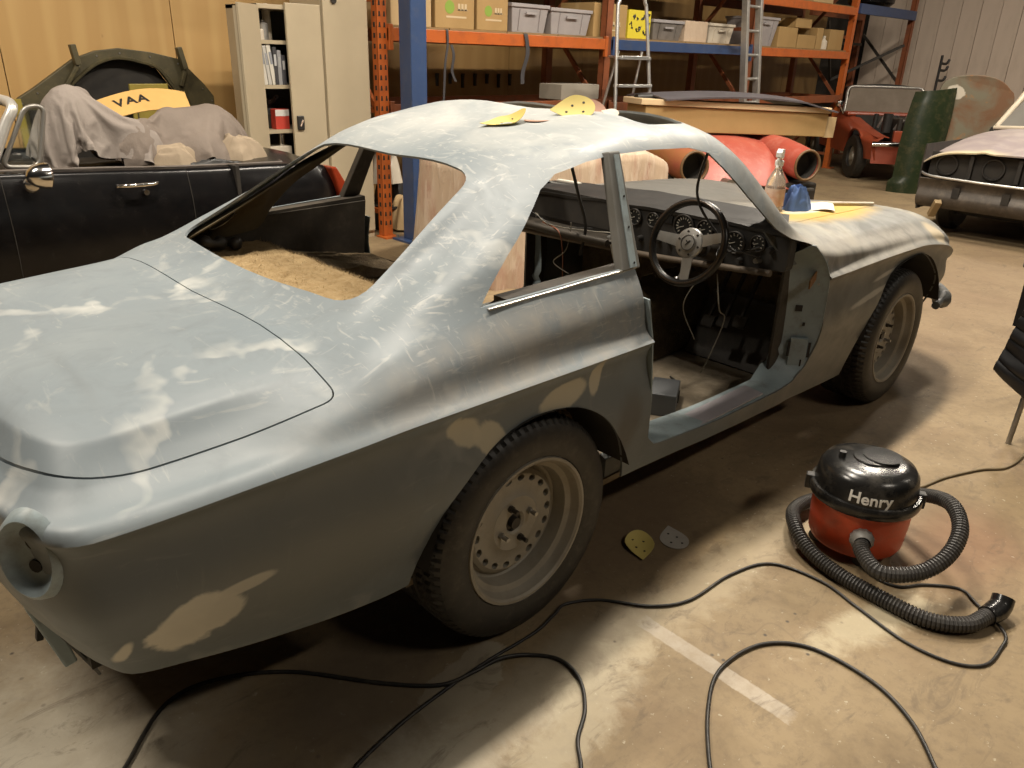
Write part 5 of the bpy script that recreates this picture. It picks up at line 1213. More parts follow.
# ---------------------------------------------------------------- red front clip with two empty headlamp pods
M['red'] = mat('faded_red_paint', (.40, .085, .055), .42, c2=(.34, .065, .045), ns=4, dirt=(.50, .22, .17), dirtamt=.5)
M['redo'] = mat('orange_red_paint', (.30, .060, .025), .4, c2=(.24, .045, .02), ns=4, dirt=(.12, .04, .02), dirtamt=.4)
rcar = thing('car_front_end', 'faded red car nose with two empty round headlamp pods', 'car', (5.02, 1.61, 0), -math.atan2(.419, .908))
b_ = MB()
def nose(u, v):
    x = -.47+.94*u; y = .02+1.25*v; k = (x/.47)
    z = .46+.355*(1-(1-min(1, v*1.9))**2.2)-.055*k*k*(1-.3*v)+.02*v
    y -= .05*(1-k*k)*(1-v)
    return Vector((x, y, z))
b_.grid(nose, 22, 22); b_.build('bonnet', M['red'], rcar, 60, solid=.012)
for sg in (-1, 1):
    p_ = MB(); rings = []
    prof = [(-.02, .130, .62, .57), (.03, .137, .625, .57), (.15, .145, .64, .575), (.35, .150, .665, .58), (.65, .150, .68, .59), (1.0, .15, .69, .60), (1.3, .15, .69, .60)]
    N = 28; vs = []
    for (y, r_, z, x) in prof:
        for k in range(N):
            t = 2*PI*k/N; vs.append((sg*x+math.cos(t)*r_*(1.0), y, z+math.sin(t)*r_))
    fs = [(i*N+k, i*N+(k+1) % N, (i+1)*N+(k+1) % N, (i+1)*N+k) for i in range(len(prof)-1) for k in range(N)]
    p_.add(vs, fs); p_.build('headlamp_pod', M['red'] if sg > 0 else mat('brown_red_paint', (.30, .15, .045), .5, c2=(.32, .09, .05), ns=5), rcar, 40, solid=.008)
    rg = MB(); rg.tube([(sg*.57+math.cos(2*PI*k/28)*.126, -.022, .62+math.sin(2*PI*k/28)*.126) for k in range(28)], .012, 8, closed=True); rg.build('lamp_rim', mat('rim_brown', (.14, .08, .035), .5), rcar, 60)
    d_ = MB(); d_.lathe([(.118, .0), (.112, .10), (.001, .12)], (sg*.57, 0, .62), (0, 1, 0), 28); d_.build('lamp_bowl', M['dark'], rcar, 40)
    w_ = MB(); w_.box((sg*.66, .75, .45), (.10, 1.1, .38)); w_.build('inner_wing', M['darkmetal'], rcar, bevel=.03)
b_ = MB(); b_.box((0, .22, .36), (1.5, .40, .20)); b_.box((.60, .02, .32), (.20, .10, .20)); b_.build('front_apron', M['darkmetal'], rcar, bevel=.02)
b_ = MB(); b_.box((0, .75, .16), (1.2, 1.0, .32)); b_.build('support_trestle', M['dark'], rcar, bevel=.02)
b_ = MB(); b_.cyl((-.22, -.06, .47), (-.22, .05, .47), .05, 14); b_.build('tow_bracket', M['steel'], rcar, 40)
# long carton lying across the red nose
lb = thing('long_carton', 'long open cardboard carton lying across the red car nose', 'box', (5.02+.419*.72, 1.61+.908*.72, 0), -math.atan2(.419, .908))
b_ = MB(); b_.box((.20, 0, .935), (1.95, .36, .21), (0, .030, 0)); b_.build('carton', M['card'], lb, bevel=.006)
b_ = MB(); b_.box((1.26, -.12, .885), (.20, .005, .19), (0, .05, .35)); b_.build('open_flap', M['cardpale'], lb)
wbd = thing('white_board', 'long cream board lying on top of the long carton', 'board', (5.02+.419*.72, 1.61+.908*.72, 0), -math.atan2(.419, .908))
b_ = MB(); b_.box((.18, -.02, 1.070), (2.02, .36, .05), (0, .030, 0)); b_.build('board', mat('cream_board', (.62, .47, .28), .6), wbd, bevel=.006)
bp_ = MB(); bp_.grid(lambda u, v: Vector((-.62+1.85*u, -.25+.75*v, 1.125+.045*math.sin(PI*min(1, u*1.05))-.04*u+.03*math.sin(PI*v)-(.05*max(0, u-.8)/.2))), 24, 10)
o = tag(bp_.build('bonnet_skin', mat('grey_mauve_primer', (.115, .105, .115), .45, c2=(.085, .078, .085), ns=4), None, 60, solid=.014), 'dark grey bonnet skin resting on the cream board', 'car panel'); o.location = wbd.location; o.rotation_euler = wbd.rotation_euler
rl_ = MB(); rl_.cyl((-.78, 0, 1.12), (-.62, .02, 1.125), .035, 12); rl_.cyl((-.62, .02, 1.125), (-.35, .05, 1.12), .014, 8); o = tag(rl_.build('rubber_roller', M['black'], None, 40), 'black rubber piece at the near end of the cream board', 'part'); o.location = wbd.location; o.rotation_euler = wbd.rotation_euler
# ---------------------------------------------------------------- orange-red roadster with bare engine bay
rd = thing('roadster_car', 'orange-red roadster with its engine bay bare, parked beyond the rack', 'car', (9.82, 1.92, 0), -math.atan2(.72, .69))
def rz_(y): return .59+.21*min(1, max(0, y-.15)/1.25)**1.3
b_ = MB()
for sg in (-1, 1):
    def wing(u, v, sg=sg):
        y = 0.05+2.75*u; z = .30+(rz_(y)-.30)*v; x = .68-.05*(1-v)-.07*max(0, v-.8)/.2*1.6
        x -= .10*max(0, 1-y/.35)**2
        ar = ((y-.62)/.36)**2+((z-.28)/.36)**2
        return Vector((sg*x, y, z if ar > 1 else max(z, .28+.36*math.sqrt(max(0, 1-((y-.62)/.36)**2)))))
    b_.grid(wing, 40, 12)
    b_.grid(lambda u, v, sg=sg: Vector((sg*(.57-.16*v), .08+1.12*u, rz_(.08+1.12*u)+.01*math.sin(PI*v))), 12, 4)
b_.build('wings', M['redo'], rd, 50, solid=.012)
b_ = MB(); b_.grid(lambda u, v: Vector((-.60+1.2*u, .06-.08*math.sin(PI*u)+.05*v, .26+.26*v)), 20, 6); b_.build('front_panel', M['redo'], rd, 50, solid=.012)
b_ = MB(); b_.box((0, .10, .60), (.72, .05, .14)); b_.build('slam_panel', M['redo'], rd, bevel=.01)
b_ = MB(); b_.tube(spline([(-.62, .06, .50), (-.4, -.03, .51), (0, -.06, .51), (.4, -.03, .51), (.62, .06, .50)], 5), .035, 8); b_.build('bumper', M['chrome'], rd, 60)
b_ = MB(); b_.box((0, .65, .46), (.85, 1.05, .04)); b_.box((0, 1.2, .62), (.95, .03, .34)); b_.build('engine_bay_floor', M['dark'], rd)
en = MB(); rr = random.Random(11)
eb = MB(); eb.box((0, .65, .64), (.30, .62, .30)); ebo = eb.build('engine_block', M['darkmetal'], rd, bevel=.02)
for k in range(16):
    e_ = MB(); x, y = rr.uniform(-.38, .38), rr.uniform(.2, 1.05); h = rr.uniform(.06, .16); r_ = rr.uniform(.03, .07)
    if k % 2: e_.cyl((x, y, .62), (x, y, .70+h), r_, 12)
    else: e_.tube(spline([(x, y, .66), (x+.05, y-.05, .74+h*.6), (x+.15, y+.05, .73), (x+.2, y+.1, .68)], 5), r_*.45, 8)
    e_.build('engine_component', (M['steel'], M['darkmetal'], M['alu'], M['black'])[k % 4], ebo, 40)
b_ = MB(); b_.box((0, 2.1, .55), (1.25, 1.3, .40)); b_.box((0, 1.32, .80), (1.2, .24, .06)); b_.build('tub', M['redo'], rd, bevel=.03)
b_ = MB(); b_.tube(spline([(-.60, 1.35, .82), (-.57, 1.42, .95), (-.52, 1.52, 1.13), (-.3, 1.53, 1.155), (.3, 1.53, 1.155), (.52, 1.52, 1.13), (.57, 1.42, .95), (.60, 1.35, .82)], 5), .022, 8); b_.build('windscreen_frame', M['framegrey'], rd, 60)
b_ = MB(); b_.add([(-.58,1.36,.83), (.58,1.36,.83), (.50,1.52,1.14), (-.50,1.52,1.14)], [(0,1,2,3)]); b_.build('windscreen_glass', mat('dusty_glass', (.17, .14, .11), .7, c2=(.13, .105, .08), ns=5, spec=.1), rd, solid=.006)
b_ = MB(); b_.grid(lambda u, v: Vector((-.55+1.1*u, 1.55+1.0*v, 1.15-.28*v*v+.05*math.sin(PI*u))), 12, 8); b_.build('folded_hood', M['black'], rd, 60, solid=.02)
for sg in (-1, 1):
    for y in (.62, 2.35):
        w_ = MB(); w_.lathe([(.14,-.065), (.2,-.075), (.265,-.07), (.285,-.05), (.285,.05), (.265,.07), (.2,.075), (.14,.06)], (sg*.60, y, .285), (1,0,0), 28, closed=True); wo = w_.build('wheel', M['rubber'], rd, 40)
        w_ = MB(); w_.lathe([(.001,-.05), (.05,-.06), (.06,-.035), (.14,-.03), (.18,-.065), (.2,-.07), (.2,.07), (.18,.065), (.14,.03), (.06,.035), (.05,.06), (.001,.05)], (sg*.60, y, .285), (1,0,0), 28); w_.build('wheel_rim', M['rim'], wo, 40)
b_ = MB(); b_.lathe([(.001,-.05), (.04,-.04), (.055,0), (.05,.02), (.001,.02)], (-.72, 1.25, .93), (0,1,0), 16); b_.cyl((-.70, 1.25, .90), (-.64, 1.25, .80), .01, 8); b_.build('wing_mirror', M['chrome'], rd, 40)
# ---------------------------------------------------------------- dark green wing stood on end, rusty bonnet behind it
gw = MB()
def gwing(u, v):
    z = 1.20*v; a = (u-.5)*2
    w = .20+.06*math.sin(v*2.6)+(.05 if v < .12 else 0); bul = .16*math.cos(a*1.3)
    return Vector((a*w+.16*v-.05*v*v, -bul+.10*v, z+.03*a*(v > .9)))
gw.grid(gwing, 16, 28); o = tag(gw.build('green_wing', mat('dark_green_paint', (.016, .026, .012), .25, c2=(.028, .038, .017), ns=5, dirt=(.10, .085, .04), dirtamt=.5), None, 60, solid=.012), 'dark green car wing stood on end beside the rusty bonnet', 'car panel'); o.location = (9.18, 1.78, 0); o.rotation_euler = (0, 0, R(-52))
def rustymat():
    m, nt, b = newmat('rusty_primer'); t = NT(nt)
    n1 = t.noise(2.2, 6, .6, t.coord(), .6); n2 = t.noise(4.5, 6, .65, t.coord(loc=(3, 1, 2)), .5)
    c = t.mix(t.ramp(n1, .42, .58), (.17, .15, .10), (.17, .085, .04)); c = t.mix(t.math('MULTIPLY', t.ramp(n2, .60, .66), .8), c, (.32, .15, .05))
    mp = t.n('ShaderNodeMapping'); mp.vector_type = 'TEXTURE'; mp.inputs['Location'].default_value = (-.20, 0, 1.17); mp.inputs['Scale'].default_value = (.11, 10, .085)
    t.l(t.coord(), mp.inputs[0]); ln = t.n('ShaderNodeVectorMath', operation='LENGTH'); t.l(mp.outputs[0], ln.inputs[0])
    d = t.math('ADD', ln.outputs['Value'], t.math('MULTIPLY', t.math('SUBTRACT', t.noise(9, 4, .6), .5), 1.3))
    c = t.mix(t.math('SUBTRACT', 1, t.ramp(d, .9, 1.05)), c, (.56, .50, .40))
    t.val(b.inputs['Base Color'], c); b.inputs['Roughness'].default_value = .65; return m
rp = MB(); OUTR = [(-.36,.0), (-.39,.8), (-.37,1.20), (-.27,1.33), (-.05,1.375), (.20,1.35), (.38,1.24), (.47,1.03), (.48,.0)]
po = smooth2(OUTR, False, 4); rp.grid(lambda u, v: (lambda p: Vector((p[0]*(1-.0*v), .0+.10*math.cos(p[0]*2.2)*-1+.18*(1-v)*0, p[1]*v if v < 1 else p[1])))(po[min(int(round(u*(len(po)-1))), len(po)-1)]), len(po)-1, 1)
rp = MB(); rp.prism(po, lambda x, z: (x, -.05*math.cos(x*2.2)+.12*z/1.4, z), lambda x, z: (x, -.05*math.cos(x*2.2)+.12*z/1.4+.03, z))
o = tag(rp.build('rusty_bonnet', rustymat(), None, bevel=.008), 'rusty brown and grey round-topped bonnet with a white paint blotch, leaning upright', 'car panel'); o.location = (9.55, 1.38, 0); o.rotation_euler = (0, 0, R(-60))
tb = thing('rusty_bonnet_stand', 'dark timber block holding the rusty bonnet upright', 'stand', (9.9, 1.5, 0)); b_ = MB(); b_.box((0,0,.3), (.3,.3,.6)); b_.build('block', M['dark'], tb, bevel=.01)
# coat-hook item on the wall
hk = thing('clamp_stand', 'black clamp stand near the brown rack upright and pale wall', 'clamp', (12.9, 3.0, 0)); b_ = MB(); b_.cyl((0,0,0), (0,0,1.62), .02, 10); b_.build('pole', M['black'], hk, 40)
for z in (1.25, 1.4, 1.5):
    b_ = MB(); b_.tube(spline([(0,0,z), (.10,-.05,z), (.14,-.07,z+.06)], 5), .02, 8); b_.build('arm', M['black'], hk, 60)
b_ = MB(); b_.lathe([(.001,0), (.16,0), (.15,.02), (.001,.03)], (0,0,0), (0,0,1), 20); b_.build('base', M['black'], hk, 40)
# ---------------------------------------------------------------- mauve primer saloon on the right
rc_ = thing('saloon_car', 'mauve-grey primer saloon with empty black grille at the right edge', 'car', (6.5, -.05, 0))
def mauve():
    m, nt, b = newmat('mauve_primer_bonnet'); t = NT(nt); n1 = t.noise(3, 5, .6, t.coord(), .8)
    c = t.mix(t.ramp(n1, .4, .62), (.285, .235, .235), (.38, .325, .30))
    sx = t.n('ShaderNodeSeparateXYZ'); t.l(t.coord(), sx.inputs[0])
    fr = t.math('MULTIPLY', t.math('SUBTRACT', 1, t.ramp(t.math('ADD', sx.outputs[0], t.math('MULTIPLY', n1, .15)), .08, .17)), t.ramp(t.math('ADD', sx.outputs[1], t.math('MULTIPLY', n1, .4)), .25, .45))
    c = t.mix(fr, c, (.58, .50, .33))
    t.val(b.inputs['Base Color'], c); b.inputs['Roughness'].default_value = .45; return m
M['mauve'] = mauve()
def sbon(u, v):
    x = -.01+1.55*u; y = -.80+1.60*v; k = (2*v-1)
    z = .765+.145*(1-(1-min(1, u*1.25))**1.8)-.11*abs(k)**6+.018*(1-abs(k))+.012*math.exp(-((abs(k)-.38)/.06)**2)
    x += .05*abs(k)**4*(1-u)
    return Vector((x, y, z))
b_ = MB(); b_.grid(sbon, 24, 44); b_.build('bonnet', M['mauve'], rc_, 60, solid=.012)
for sg in (-1, 1):
    b_ = MB()
    def sw_(u, v, sg=sg):
        x = .03+3.0*u; z = .24+(.665 if x < 1.5 else .68)*v-.24*v*0; z = .24+.57*v
        y = .80+.015*math.sin(v*PI)-.03*(1-v)
        ar = ((x-.68)/.36)**2
        if ar < 1: z = max(z, .26+.37*math.sqrt(1-ar))
        return Vector((x, sg*y, z))
    b_.grid(sw_, 40, 10); b_.build('wing', M['darkmetal'], rc_, 50, solid=.012)
b_ = MB(); b_.box((.10, 0, .64), (.02, 1.50, .22)); b_.build('grille_recess', M['dark'], rc_)
for y in (.40, .02, -.40):
    b_ = MB(); b_.box((.06, y, .645), (.03, .035, .20)); b_.build('grille_bar', M['black'], rc_, bevel=.004)
for y in (.60, .22, -.22, -.60):
    b_ = MB(); b_.tube([(.075, y+math.cos(2*PI*k/24)*.085, .645+math.sin(2*PI*k/24)*.085) for k in range(24)], .008, 6, closed=True); b_.build('lamp_hole', M['black'], rc_, 60)
b_ = MB(); b_.tube(spline([(.06, .80, .565), (.005, .70, .545), (-.01, .4, .535), (-.015, 0, .53), (-.01, -.4, .535), (.005, -.7, .545)], 5), .012, 8); b_.build('chrome_strip', M['alu'], rc_, 60)
b_ = MB(); b_.grid(lambda u, v: Vector((.0+.06*v*v+.03*math.sin(v*6), -.78+1.56*u, .525-.25*v)), 20, 10); b_.build('front_apron', mat('scuffed_dark_apron', (.045, .037, .03), .4, .3, c2=(.09, .075, .06), ns=6, dirt=(.16, .13, .10), dirtamt=.5), rc_, 60, solid=.01)
for y in (.45, .05, -.4):
    b_ = MB(); b_.box((-.005, y, .42), (.012, .06, .09)); b_.build('bumper_mount', M['dark'], rc_)
b_ = MB(); b_.beam((-.05, .56, .34), (.02, .62, .20), .06, .05); b_.build('tow_iron', mat('tan_iron', (.28, .20, .10), .6), rc_, bevel=.006)
b_ = MB(); b_.box((1.5, 0, .22), (2.0, 1.2, .1)); b_.box((.85, 0, .45), (1.3, 1.4, .3)); b_.build('underbody', M['dark'], rc_)
b_ = MB(); b_.box((2.35, 0, .60), (1.5, 1.55, .62)); b_.build('cabin_tub', M['dark'], rc_, bevel=.04)
M['cream'] = mat('cream_paint', (.52, .45, .34), .45)
b_ = MB(); b_.tube(spline([(1.52, .68, .91), (1.75, .62, 1.12), (1.98, .56, 1.30), (2.02, .3, 1.34), (2.02, -.3, 1.34), (1.98, -.56, 1.30), (1.75, -.62, 1.12), (1.52, -.68, .91)], 5), .03, 8); b_.build('windscreen_surround', M['cream'], rc_, 60)
b_ = MB(); b_.tube(spline([(1.50, .70, .905), (1.46, .3, .925), (1.46, -.3, .925), (1.50, -.70, .905)], 5), .02, 8); b_.build('scuttle_seal', M['cream'], rc_, 60)
b_ = MB(); b_.add([(1.50,.66,.91), (1.48,-.66,.91), (1.99,-.52,1.31), (1.99,.52,1.31)], [(0,1,2,3)]); b_.build('windscreen_glass', mat('dim_windscreen', (.16, .15, .13), .45, c2=(.11, .10, .085), ns=3), rc_, solid=.006)
b_ = MB(); b_.grid(lambda u, v: Vector((2.02+1.1*u, -.56+1.12*v, 1.345+.03*math.sin(PI*u)+.02*math.sin(PI*v))), 10, 10); b_.build('roof', M['mauve'], rc_, 60, solid=.012)
for sg in (-1, 1):
    b_ = MB(); b_.beam((2.95, sg*.56, 1.35), (3.05, sg*.74, .86), .06, .05); b_.build('rear_pillar', M['mauve'], rc_, bevel=.006)
    for x in (.68, 2.9):
        w_ = MB(); w_.lathe([(.14,-.07), (.2,-.08), (.27,-.08), (.30,-.05), (.30,.05), (.27,.08), (.2,.08), (.14,.06)], (x, sg*.64, .30), (0,1,0), 28, closed=True); wo = w_.build('wheel', M['rubber'], rc_, 40)
        w_ = MB(); w_.lathe([(.001,-.05), (.14,-.04), (.18,-.07), (.2,-.07), (.2,.07), (.18,.07), (.14,.04), (.001,.05)], (x, sg*.64, .30), (0,1,0), 28); w_.build('wheel_rim', M['rim'], wo, 40)
# clutter at the foot of the rack seen through the coupe
for k, (x, y, z, s_, m, lab, nm, cat) in enumerate(((2.72, 3.75, .62, .22, 'bin', 'pale crumpled dust sheet stuffed at the foot of the rack beside the column', 'dust_sheet', 'sheet'), (2.80, 3.62, .22, .20, 'cardpale', 'pale brown rag pile on the floor under the rack', 'rag_pile', 'rags'), (2.85, 3.85, .40, .26, 'black', 'black rubber bundle under the rack beside the blue column', 'rubber_bundle', 'bundle'))):
    o = heap(x, y, max(0, z-s_), s_*.75, s_*.7, s_*1.2, 20+k*3.1, M[m], lab, .05, 2.6, name=nm); o['category'] = cat; del o['group']
st_ = MB(); st_.box((0, 0, .20), (.6, .5, .02)); st_.box((-.27, 0, .1), (.04, .5, .2)); st_.box((.27, 0, .1), (.04, .5, .2)); o = tag(st_.build('low_stand', M['dark'], None), 'low dark trestle under the rack carrying the pale sheet', 'trestle'); o.location = (2.9, 3.85, 0)
# ================================================================== vacuum cleaner
M['vred'] = mat('red_plastic', (.62, .080, .026), .35, dirt=(.30, .10, .05), dirtamt=.4, ns=8)
M['vblack'] = mat('dusty_black_plastic', (.010, .010, .010), .24, c2=(.016, .015, .014), ns=5, dirt=(.11, .10, .085), dirtamt=.45)
M['hose'] = mat('grey_black_hose', (.028, .026, .024), .5, c2=(.045, .04, .036), ns=10, dirt=(.10, .09, .07), dirtamt=.4)
VX, VY = 1.09, -1.17
vac = thing('vacuum_cleaner', 'red drum vacuum cleaner with black domed lid and ribbed hose', 'vacuum', (VX, VY, 0), 0)
b_ = MB(); b_.lathe([(.001,.035), (.135,.035), (.143,.05), (.148,.12), (.150,.198), (.001,.198)], seg=48); b_.build('drum', M['vred'], vac, 40)
b_ = MB(); b_.lathe([(.150,.188), (.163,.190), (.168,.200), (.168,.216), (.163,.226), (.150,.228)], seg=48); b_.build('lid_rim', M['vblack'], vac, 40)
b_ = MB(); b_.lathe([(.155,.222), (.152,.250), (.146,.285), (.132,.306), (.100,.316), (.055,.319), (.052,.324), (.001,.326)], seg=48); lid_ = b_.build('lid', M['vblack'], vac, 40)
b_ = MB(); b_.cyl((-.055,.07,.315), (-.055,.07,.336), .011, 14); b_.build('switch_button', M['black'], lid_, 40)
b_ = MB(); b_.lathe([(.001,0), (.055,0), (.058,.004), (.001,.005)], (.03,-.02,.324), (0,0,1), 28); b_.build('top_cap', M['vblack'], lid_, 40)
fa = math.atan2(-1.9134-VY, -1.232-VX)+.16
fd = Vector((math.cos(fa), math.sin(fa), 0))
# word on the lid wrapped round the dome
c = bpy.data.curves.new('lid_lettering', 'FONT'); c.body = 'Henry'; c.size = .050; c.extrude = .0005; c.offset = .0009; c.align_x = 'CENTER'
to = bpy.data.objects.new('lid_lettering', c); COL.objects.link(to); tm = evalmesh(to); bpy.data.objects.remove(to)
bmt = bmesh.new(); bmt.from_mesh(tm); bmesh.ops.triangulate(bmt, faces=bmt.faces); bmesh.ops.subdivide_edges(bmt, edges=[e for e in bmt.edges if e.calc_length() > .012], cuts=1)
for off, nm, mm, gr in ((.0014, 'lid_lettering', M['white'], 0),):
    for v in bmt.verts:
        z = .2365+v.co.y; a = fa+v.co.x/.152; r_ = .1552-(z-.222)*.11-max(0, z-.255)*.07+off+v.co.z
        v.co = Vector((math.cos(a)*r_, math.sin(a)*r_, z))
bmt.to_mesh(tm); bmt.free(); tm.materials.clear(); tm.materials.append(M['white']); to = bpy.data.objects.new('lid_lettering', tm); COL.objects.link(to); to.parent = lid_
for a in (fa+1.6, fa-1.6):
    b_ = MB(); d_ = Vector((math.cos(a), math.sin(a), 0)); b_.box(d_*.163+Vector((0,0,.205)), (.03,.03,.05), (0,0,a)); b_.build('lid_clip', M['hose'], vac, bevel=.004)
for k in range(4):
    a = .6+k*PI/2; d_ = Vector((math.cos(a), math.sin(a), 0))*.115; b_ = MB(); b_.cyl(d_+Vector((-.012,0,.02)), d_+Vector((.012,0,.02)), .02, 14); b_.cyl(d_+Vector((0,0,.02)), d_+Vector((0,0,.05)), .008, 8); b_.build('castor', M['black'], vac, 40)
b_ = MB(); b_.lathe([(.030,0), (.036,.006), (.036,.022), (.030,.026), (.024,.04)], fd*.145+Vector((0,0,.118)), fd, 24, mod=lambda i, k, r_, h: (r_-(.0025 if i % 2 and 0 < k < 3 else 0), h)); b_.build('hose_inlet', mat('grey_collar', (.17, .16, .145), .5), vac, 40)
W_ = lambda x, y, z: Vector((x-VX, y-VY, z))
hp_ = [fd*.165+Vector((0,0,.118)), fd*.215+Vector((0,0,.108)), W_(.845,-1.345,.105), W_(.915,-1.425,.115), W_(1.00,-1.465,.155), W_(1.10,-1.455,.20), W_(1.20,-1.385,.215), W_(1.295,-1.26,.15), W_(1.315,-1.12,.07), W_(1.22,-.99,.04), W_(1.07,-.972,.05), W_(.955,-1.03,.06), W_(.895,-1.11,.04), W_(.862,-1.22,.026), W_(.845,-1.36,.026), W_(.846,-1.49,.026), W_(.905,-1.575,.028), W_(.99,-1.605,.032)]
hs = spline(hp_, 20)
b_ = MB()
# resample evenly so that the ribs are regular
L_ = [0]
for i in range(1, len(hs)): L_.append(L_[-1]+(hs[i]-hs[i-1]).length)
tot = L_[-1]; nr_ = int(tot/.0034); pts = []; j = 0
for i in range(nr_+1):
    d_ = tot*i/nr_
    while j < len(L_)-2 and L_[j+1] < d_: j += 1
    pts.append(hs[j].lerp(hs[j+1], (d_-L_[j])/max(1e-9, L_[j+1]-L_[j])))
b_.tube(pts, .021, 12, rf=lambda i: .0235 if i % 3 else .0195); b_.build('hose', M['hose'], vac, 20)
e0 = W_(.985,-1.603,.032); b_ = MB(); b_.tube(spline([e0, W_(1.015,-1.612,.034), W_(1.045,-1.618,.042), W_(1.065,-1.616,.062)], 5), .03, 14, rf=lambda i: (.028, .030, .031, .030, .030)[min(4, i//3)]); b_.build('hose_elbow', M['vblack'], vac, 40)
# ================================================================== cables on the floor
M['cable'] = mat('black_cable', (.016, .014, .012), .5, dirt=(.10, .085, .06), dirtamt=.4)
M['cablep'] = mat('dusty_tan_cable', (.16, .12, .065), .6)
def cable(pts, label, r_=.0045, m=None, z=None):
    b_ = MB(); b_.tube(spline([(p[0], p[1], p[2] if len(p) > 2 else r_+.0005) for p in pts], 10), r_, 8)
    return tag(b_.build('floor_cable', m or M['cable'], None, 60), label, 'cable', 'cables on the floor')
cable([(-1.06,-.57), (-.967,-.484), (-.835,-.366), (-.713,-.368), (-.562,-.466), (-.416,-.648), (-.31,-.753), (-.225,-.782,.014), (-.14,-.793,.014), (-.069,-.828), (-.023,-.894), (-.037,-.975), (-.101,-1.048), (-.18,-1.096), (-.232,-1.152), (-.30,-1.20)], 'black cable curving from under the coupe tail to a loop beside the rear wheel', .0052)
cable([(-.70,-.86), (-.60,-.817), (-.457,-.787), (-.311,-.774), (-.164,-.770), (-.06,-.775), (.02,-.775), (.10,-.760), (.154,-.752), (.241,-.806), (.329,-.92), (.438,-.981), (.631,-.995), (.780,-1.05), (.815,-1.197), (.778,-1.328), (.735,-1.477), (.745,-1.592), (.804,-1.659), (.909,-1.668), (.975,-1.655,.012), (1.06,-1.56,.006), (1.10,-1.50), (1.04,-1.42), (.97,-1.37), (.96,-1.30), (1.0,-1.22)], 'long black cable running past the rear wheel towards the vacuum hose', .0045)
cable([(-.06,-1.40), (-.018,-1.346), (.122,-1.249), (.26,-1.195), (.422,-1.217), (.514,-1.314), (.519,-1.475), (.461,-1.597), (.361,-1.69), (.27,-1.76)], 'black cable making an arch at the lower middle of the floor', .0052)
cable([(1.45,-1.12), (1.56,-1.15), (1.652,-1.187), (1.793,-1.22), (1.969,-1.29), (2.065,-1.352), (2.22,-1.37), (2.40,-1.35)], 'dusty tan cable from behind the vacuum to the chair', .005, M['cablep'])
# ================================================================== sanding discs
M['paper_y'] = mat('yellow_abrasive', (.62, .50, .15), .7, c2=(.56, .44, .13), ns=12)
M['paper_b'] = mat('abrasive_back', (.42, .40, .34), .8)
M['paper_p'] = mat('pink_brown_abrasive', (.42, .24, .17), .8, c2=(.36, .20, .14), ns=12)
M['paper_w'] = mat('worn_grey_abrasive', (.40, .37, .32), .8, c2=(.33, .30, .26), ns=14)
def teardrop(n=36, L=.135, W=.095):
    out = []
    for k in range(n):
        t = 2*PI*k/n; x = math.cos(t); y = math.sin(t); w = W/2*(1-.80*max(0, x)**1.6) if x > 0 else W/2
        out.append((x*(L*.58 if x > 0 else L*.42), y*w))
    return out
def sheet(label, m, loc, rot, bend=0, bx=0, holes=True, sc=1, group=None, name='sanding_sheet'):
    po = [(a*sc, b_*sc) for a, b_ in teardrop()]; b_ = MB(); ctr = (0, 0)
    rings = 6; vs = []; N = len(po)
    def zz(x, y): return bend*x*x*(8 if x < 0 else .6)+bx*y*y*10
    for top in (0, 1):
        for r_ in range(rings+1):
            for (x, y) in po: X, Y = x*r_/rings, y*r_/rings; vs.append((X, Y, zz(X, Y)+top*.0012))
    S = (rings+1)*N; fs = []
    for top in (0, 1):
        for r_ in range(rings):
            for k in range(N):
                q = [top*S+r_*N+k, top*S+r_*N+(k+1) % N, top*S+(r_+1)*N+(k+1) % N, top*S+(r_+1)*N+k]; fs.append(tuple(q))
    fs += [(rings*N+k, rings*N+(k+1) % N, S+rings*N+(k+1) % N, S+rings*N+k) for k in range(N)]
    b_.add(vs, fs); o = b_.build(name, m, None, 50, weld=1e-6); o.location = loc; o.rotation_euler = rot
    tag(o, label, 'sandpaper', group)
    if holes:
        for hx, hy in ((-.02,.015), (.01,-.012), (.03,.012), (-.025,-.02)):
            h = MB(); h.cyl((hx*sc, hy*sc, zz(hx*sc, hy*sc)+.0004), (hx*sc, hy*sc, zz(hx*sc, hy*sc)+.0019), .004*sc, 10); h.build('dust_hole', M['dark'], o)
    return o
G_ = 'sanding sheets on the roof'
sheet('yellow sanding sheet with a curled end nearest the rear window on the roof', M['paper_y'], (.405, -.185, 1.262), (R(-8), R(2), R(150)), 1.7, .6, group=G_)
sheet('worn brown sanding sheet lying flat behind the curled yellow one', M['paper_p'], (.49, -.235, 1.277), (R(-3), R(-5), R(30)), .1, 0, False, .9, group=G_)
sheet('yellow sanding sheet propped up beside the sunroof opening', M['paper_y'], (.595, -.285, 1.308), (R(-42), R(4), R(140)), .25, .3, group=G_)
sheet('pink sanding sheet tucked behind the propped yellow one', M['paper_p'], (.675, -.275, 1.302), (R(-42), R(-4), R(150)), .2, .3, False, .85, group=G_)
sheet('white folded sanding scrap at the right of the pink sheet', M['bin'], (.70, -.335, 1.296), (R(-30), R(-10), R(110)), .6, .6, False, .42, group=G_)
sheet('yellow sanding sheet curled on the floor beside the rear wheel', M['paper_y'], (.545, -.715, .003), (0, R(0), R(225)), .9, .5, group='sanding sheets on the floor')
sheet('grey sanding sheet lying flat on the floor beside the yellow one', M['paper_w'], (.665, -.765, .001), (0, 0, R(50)), .05, 0, group='sanding sheets on the floor')
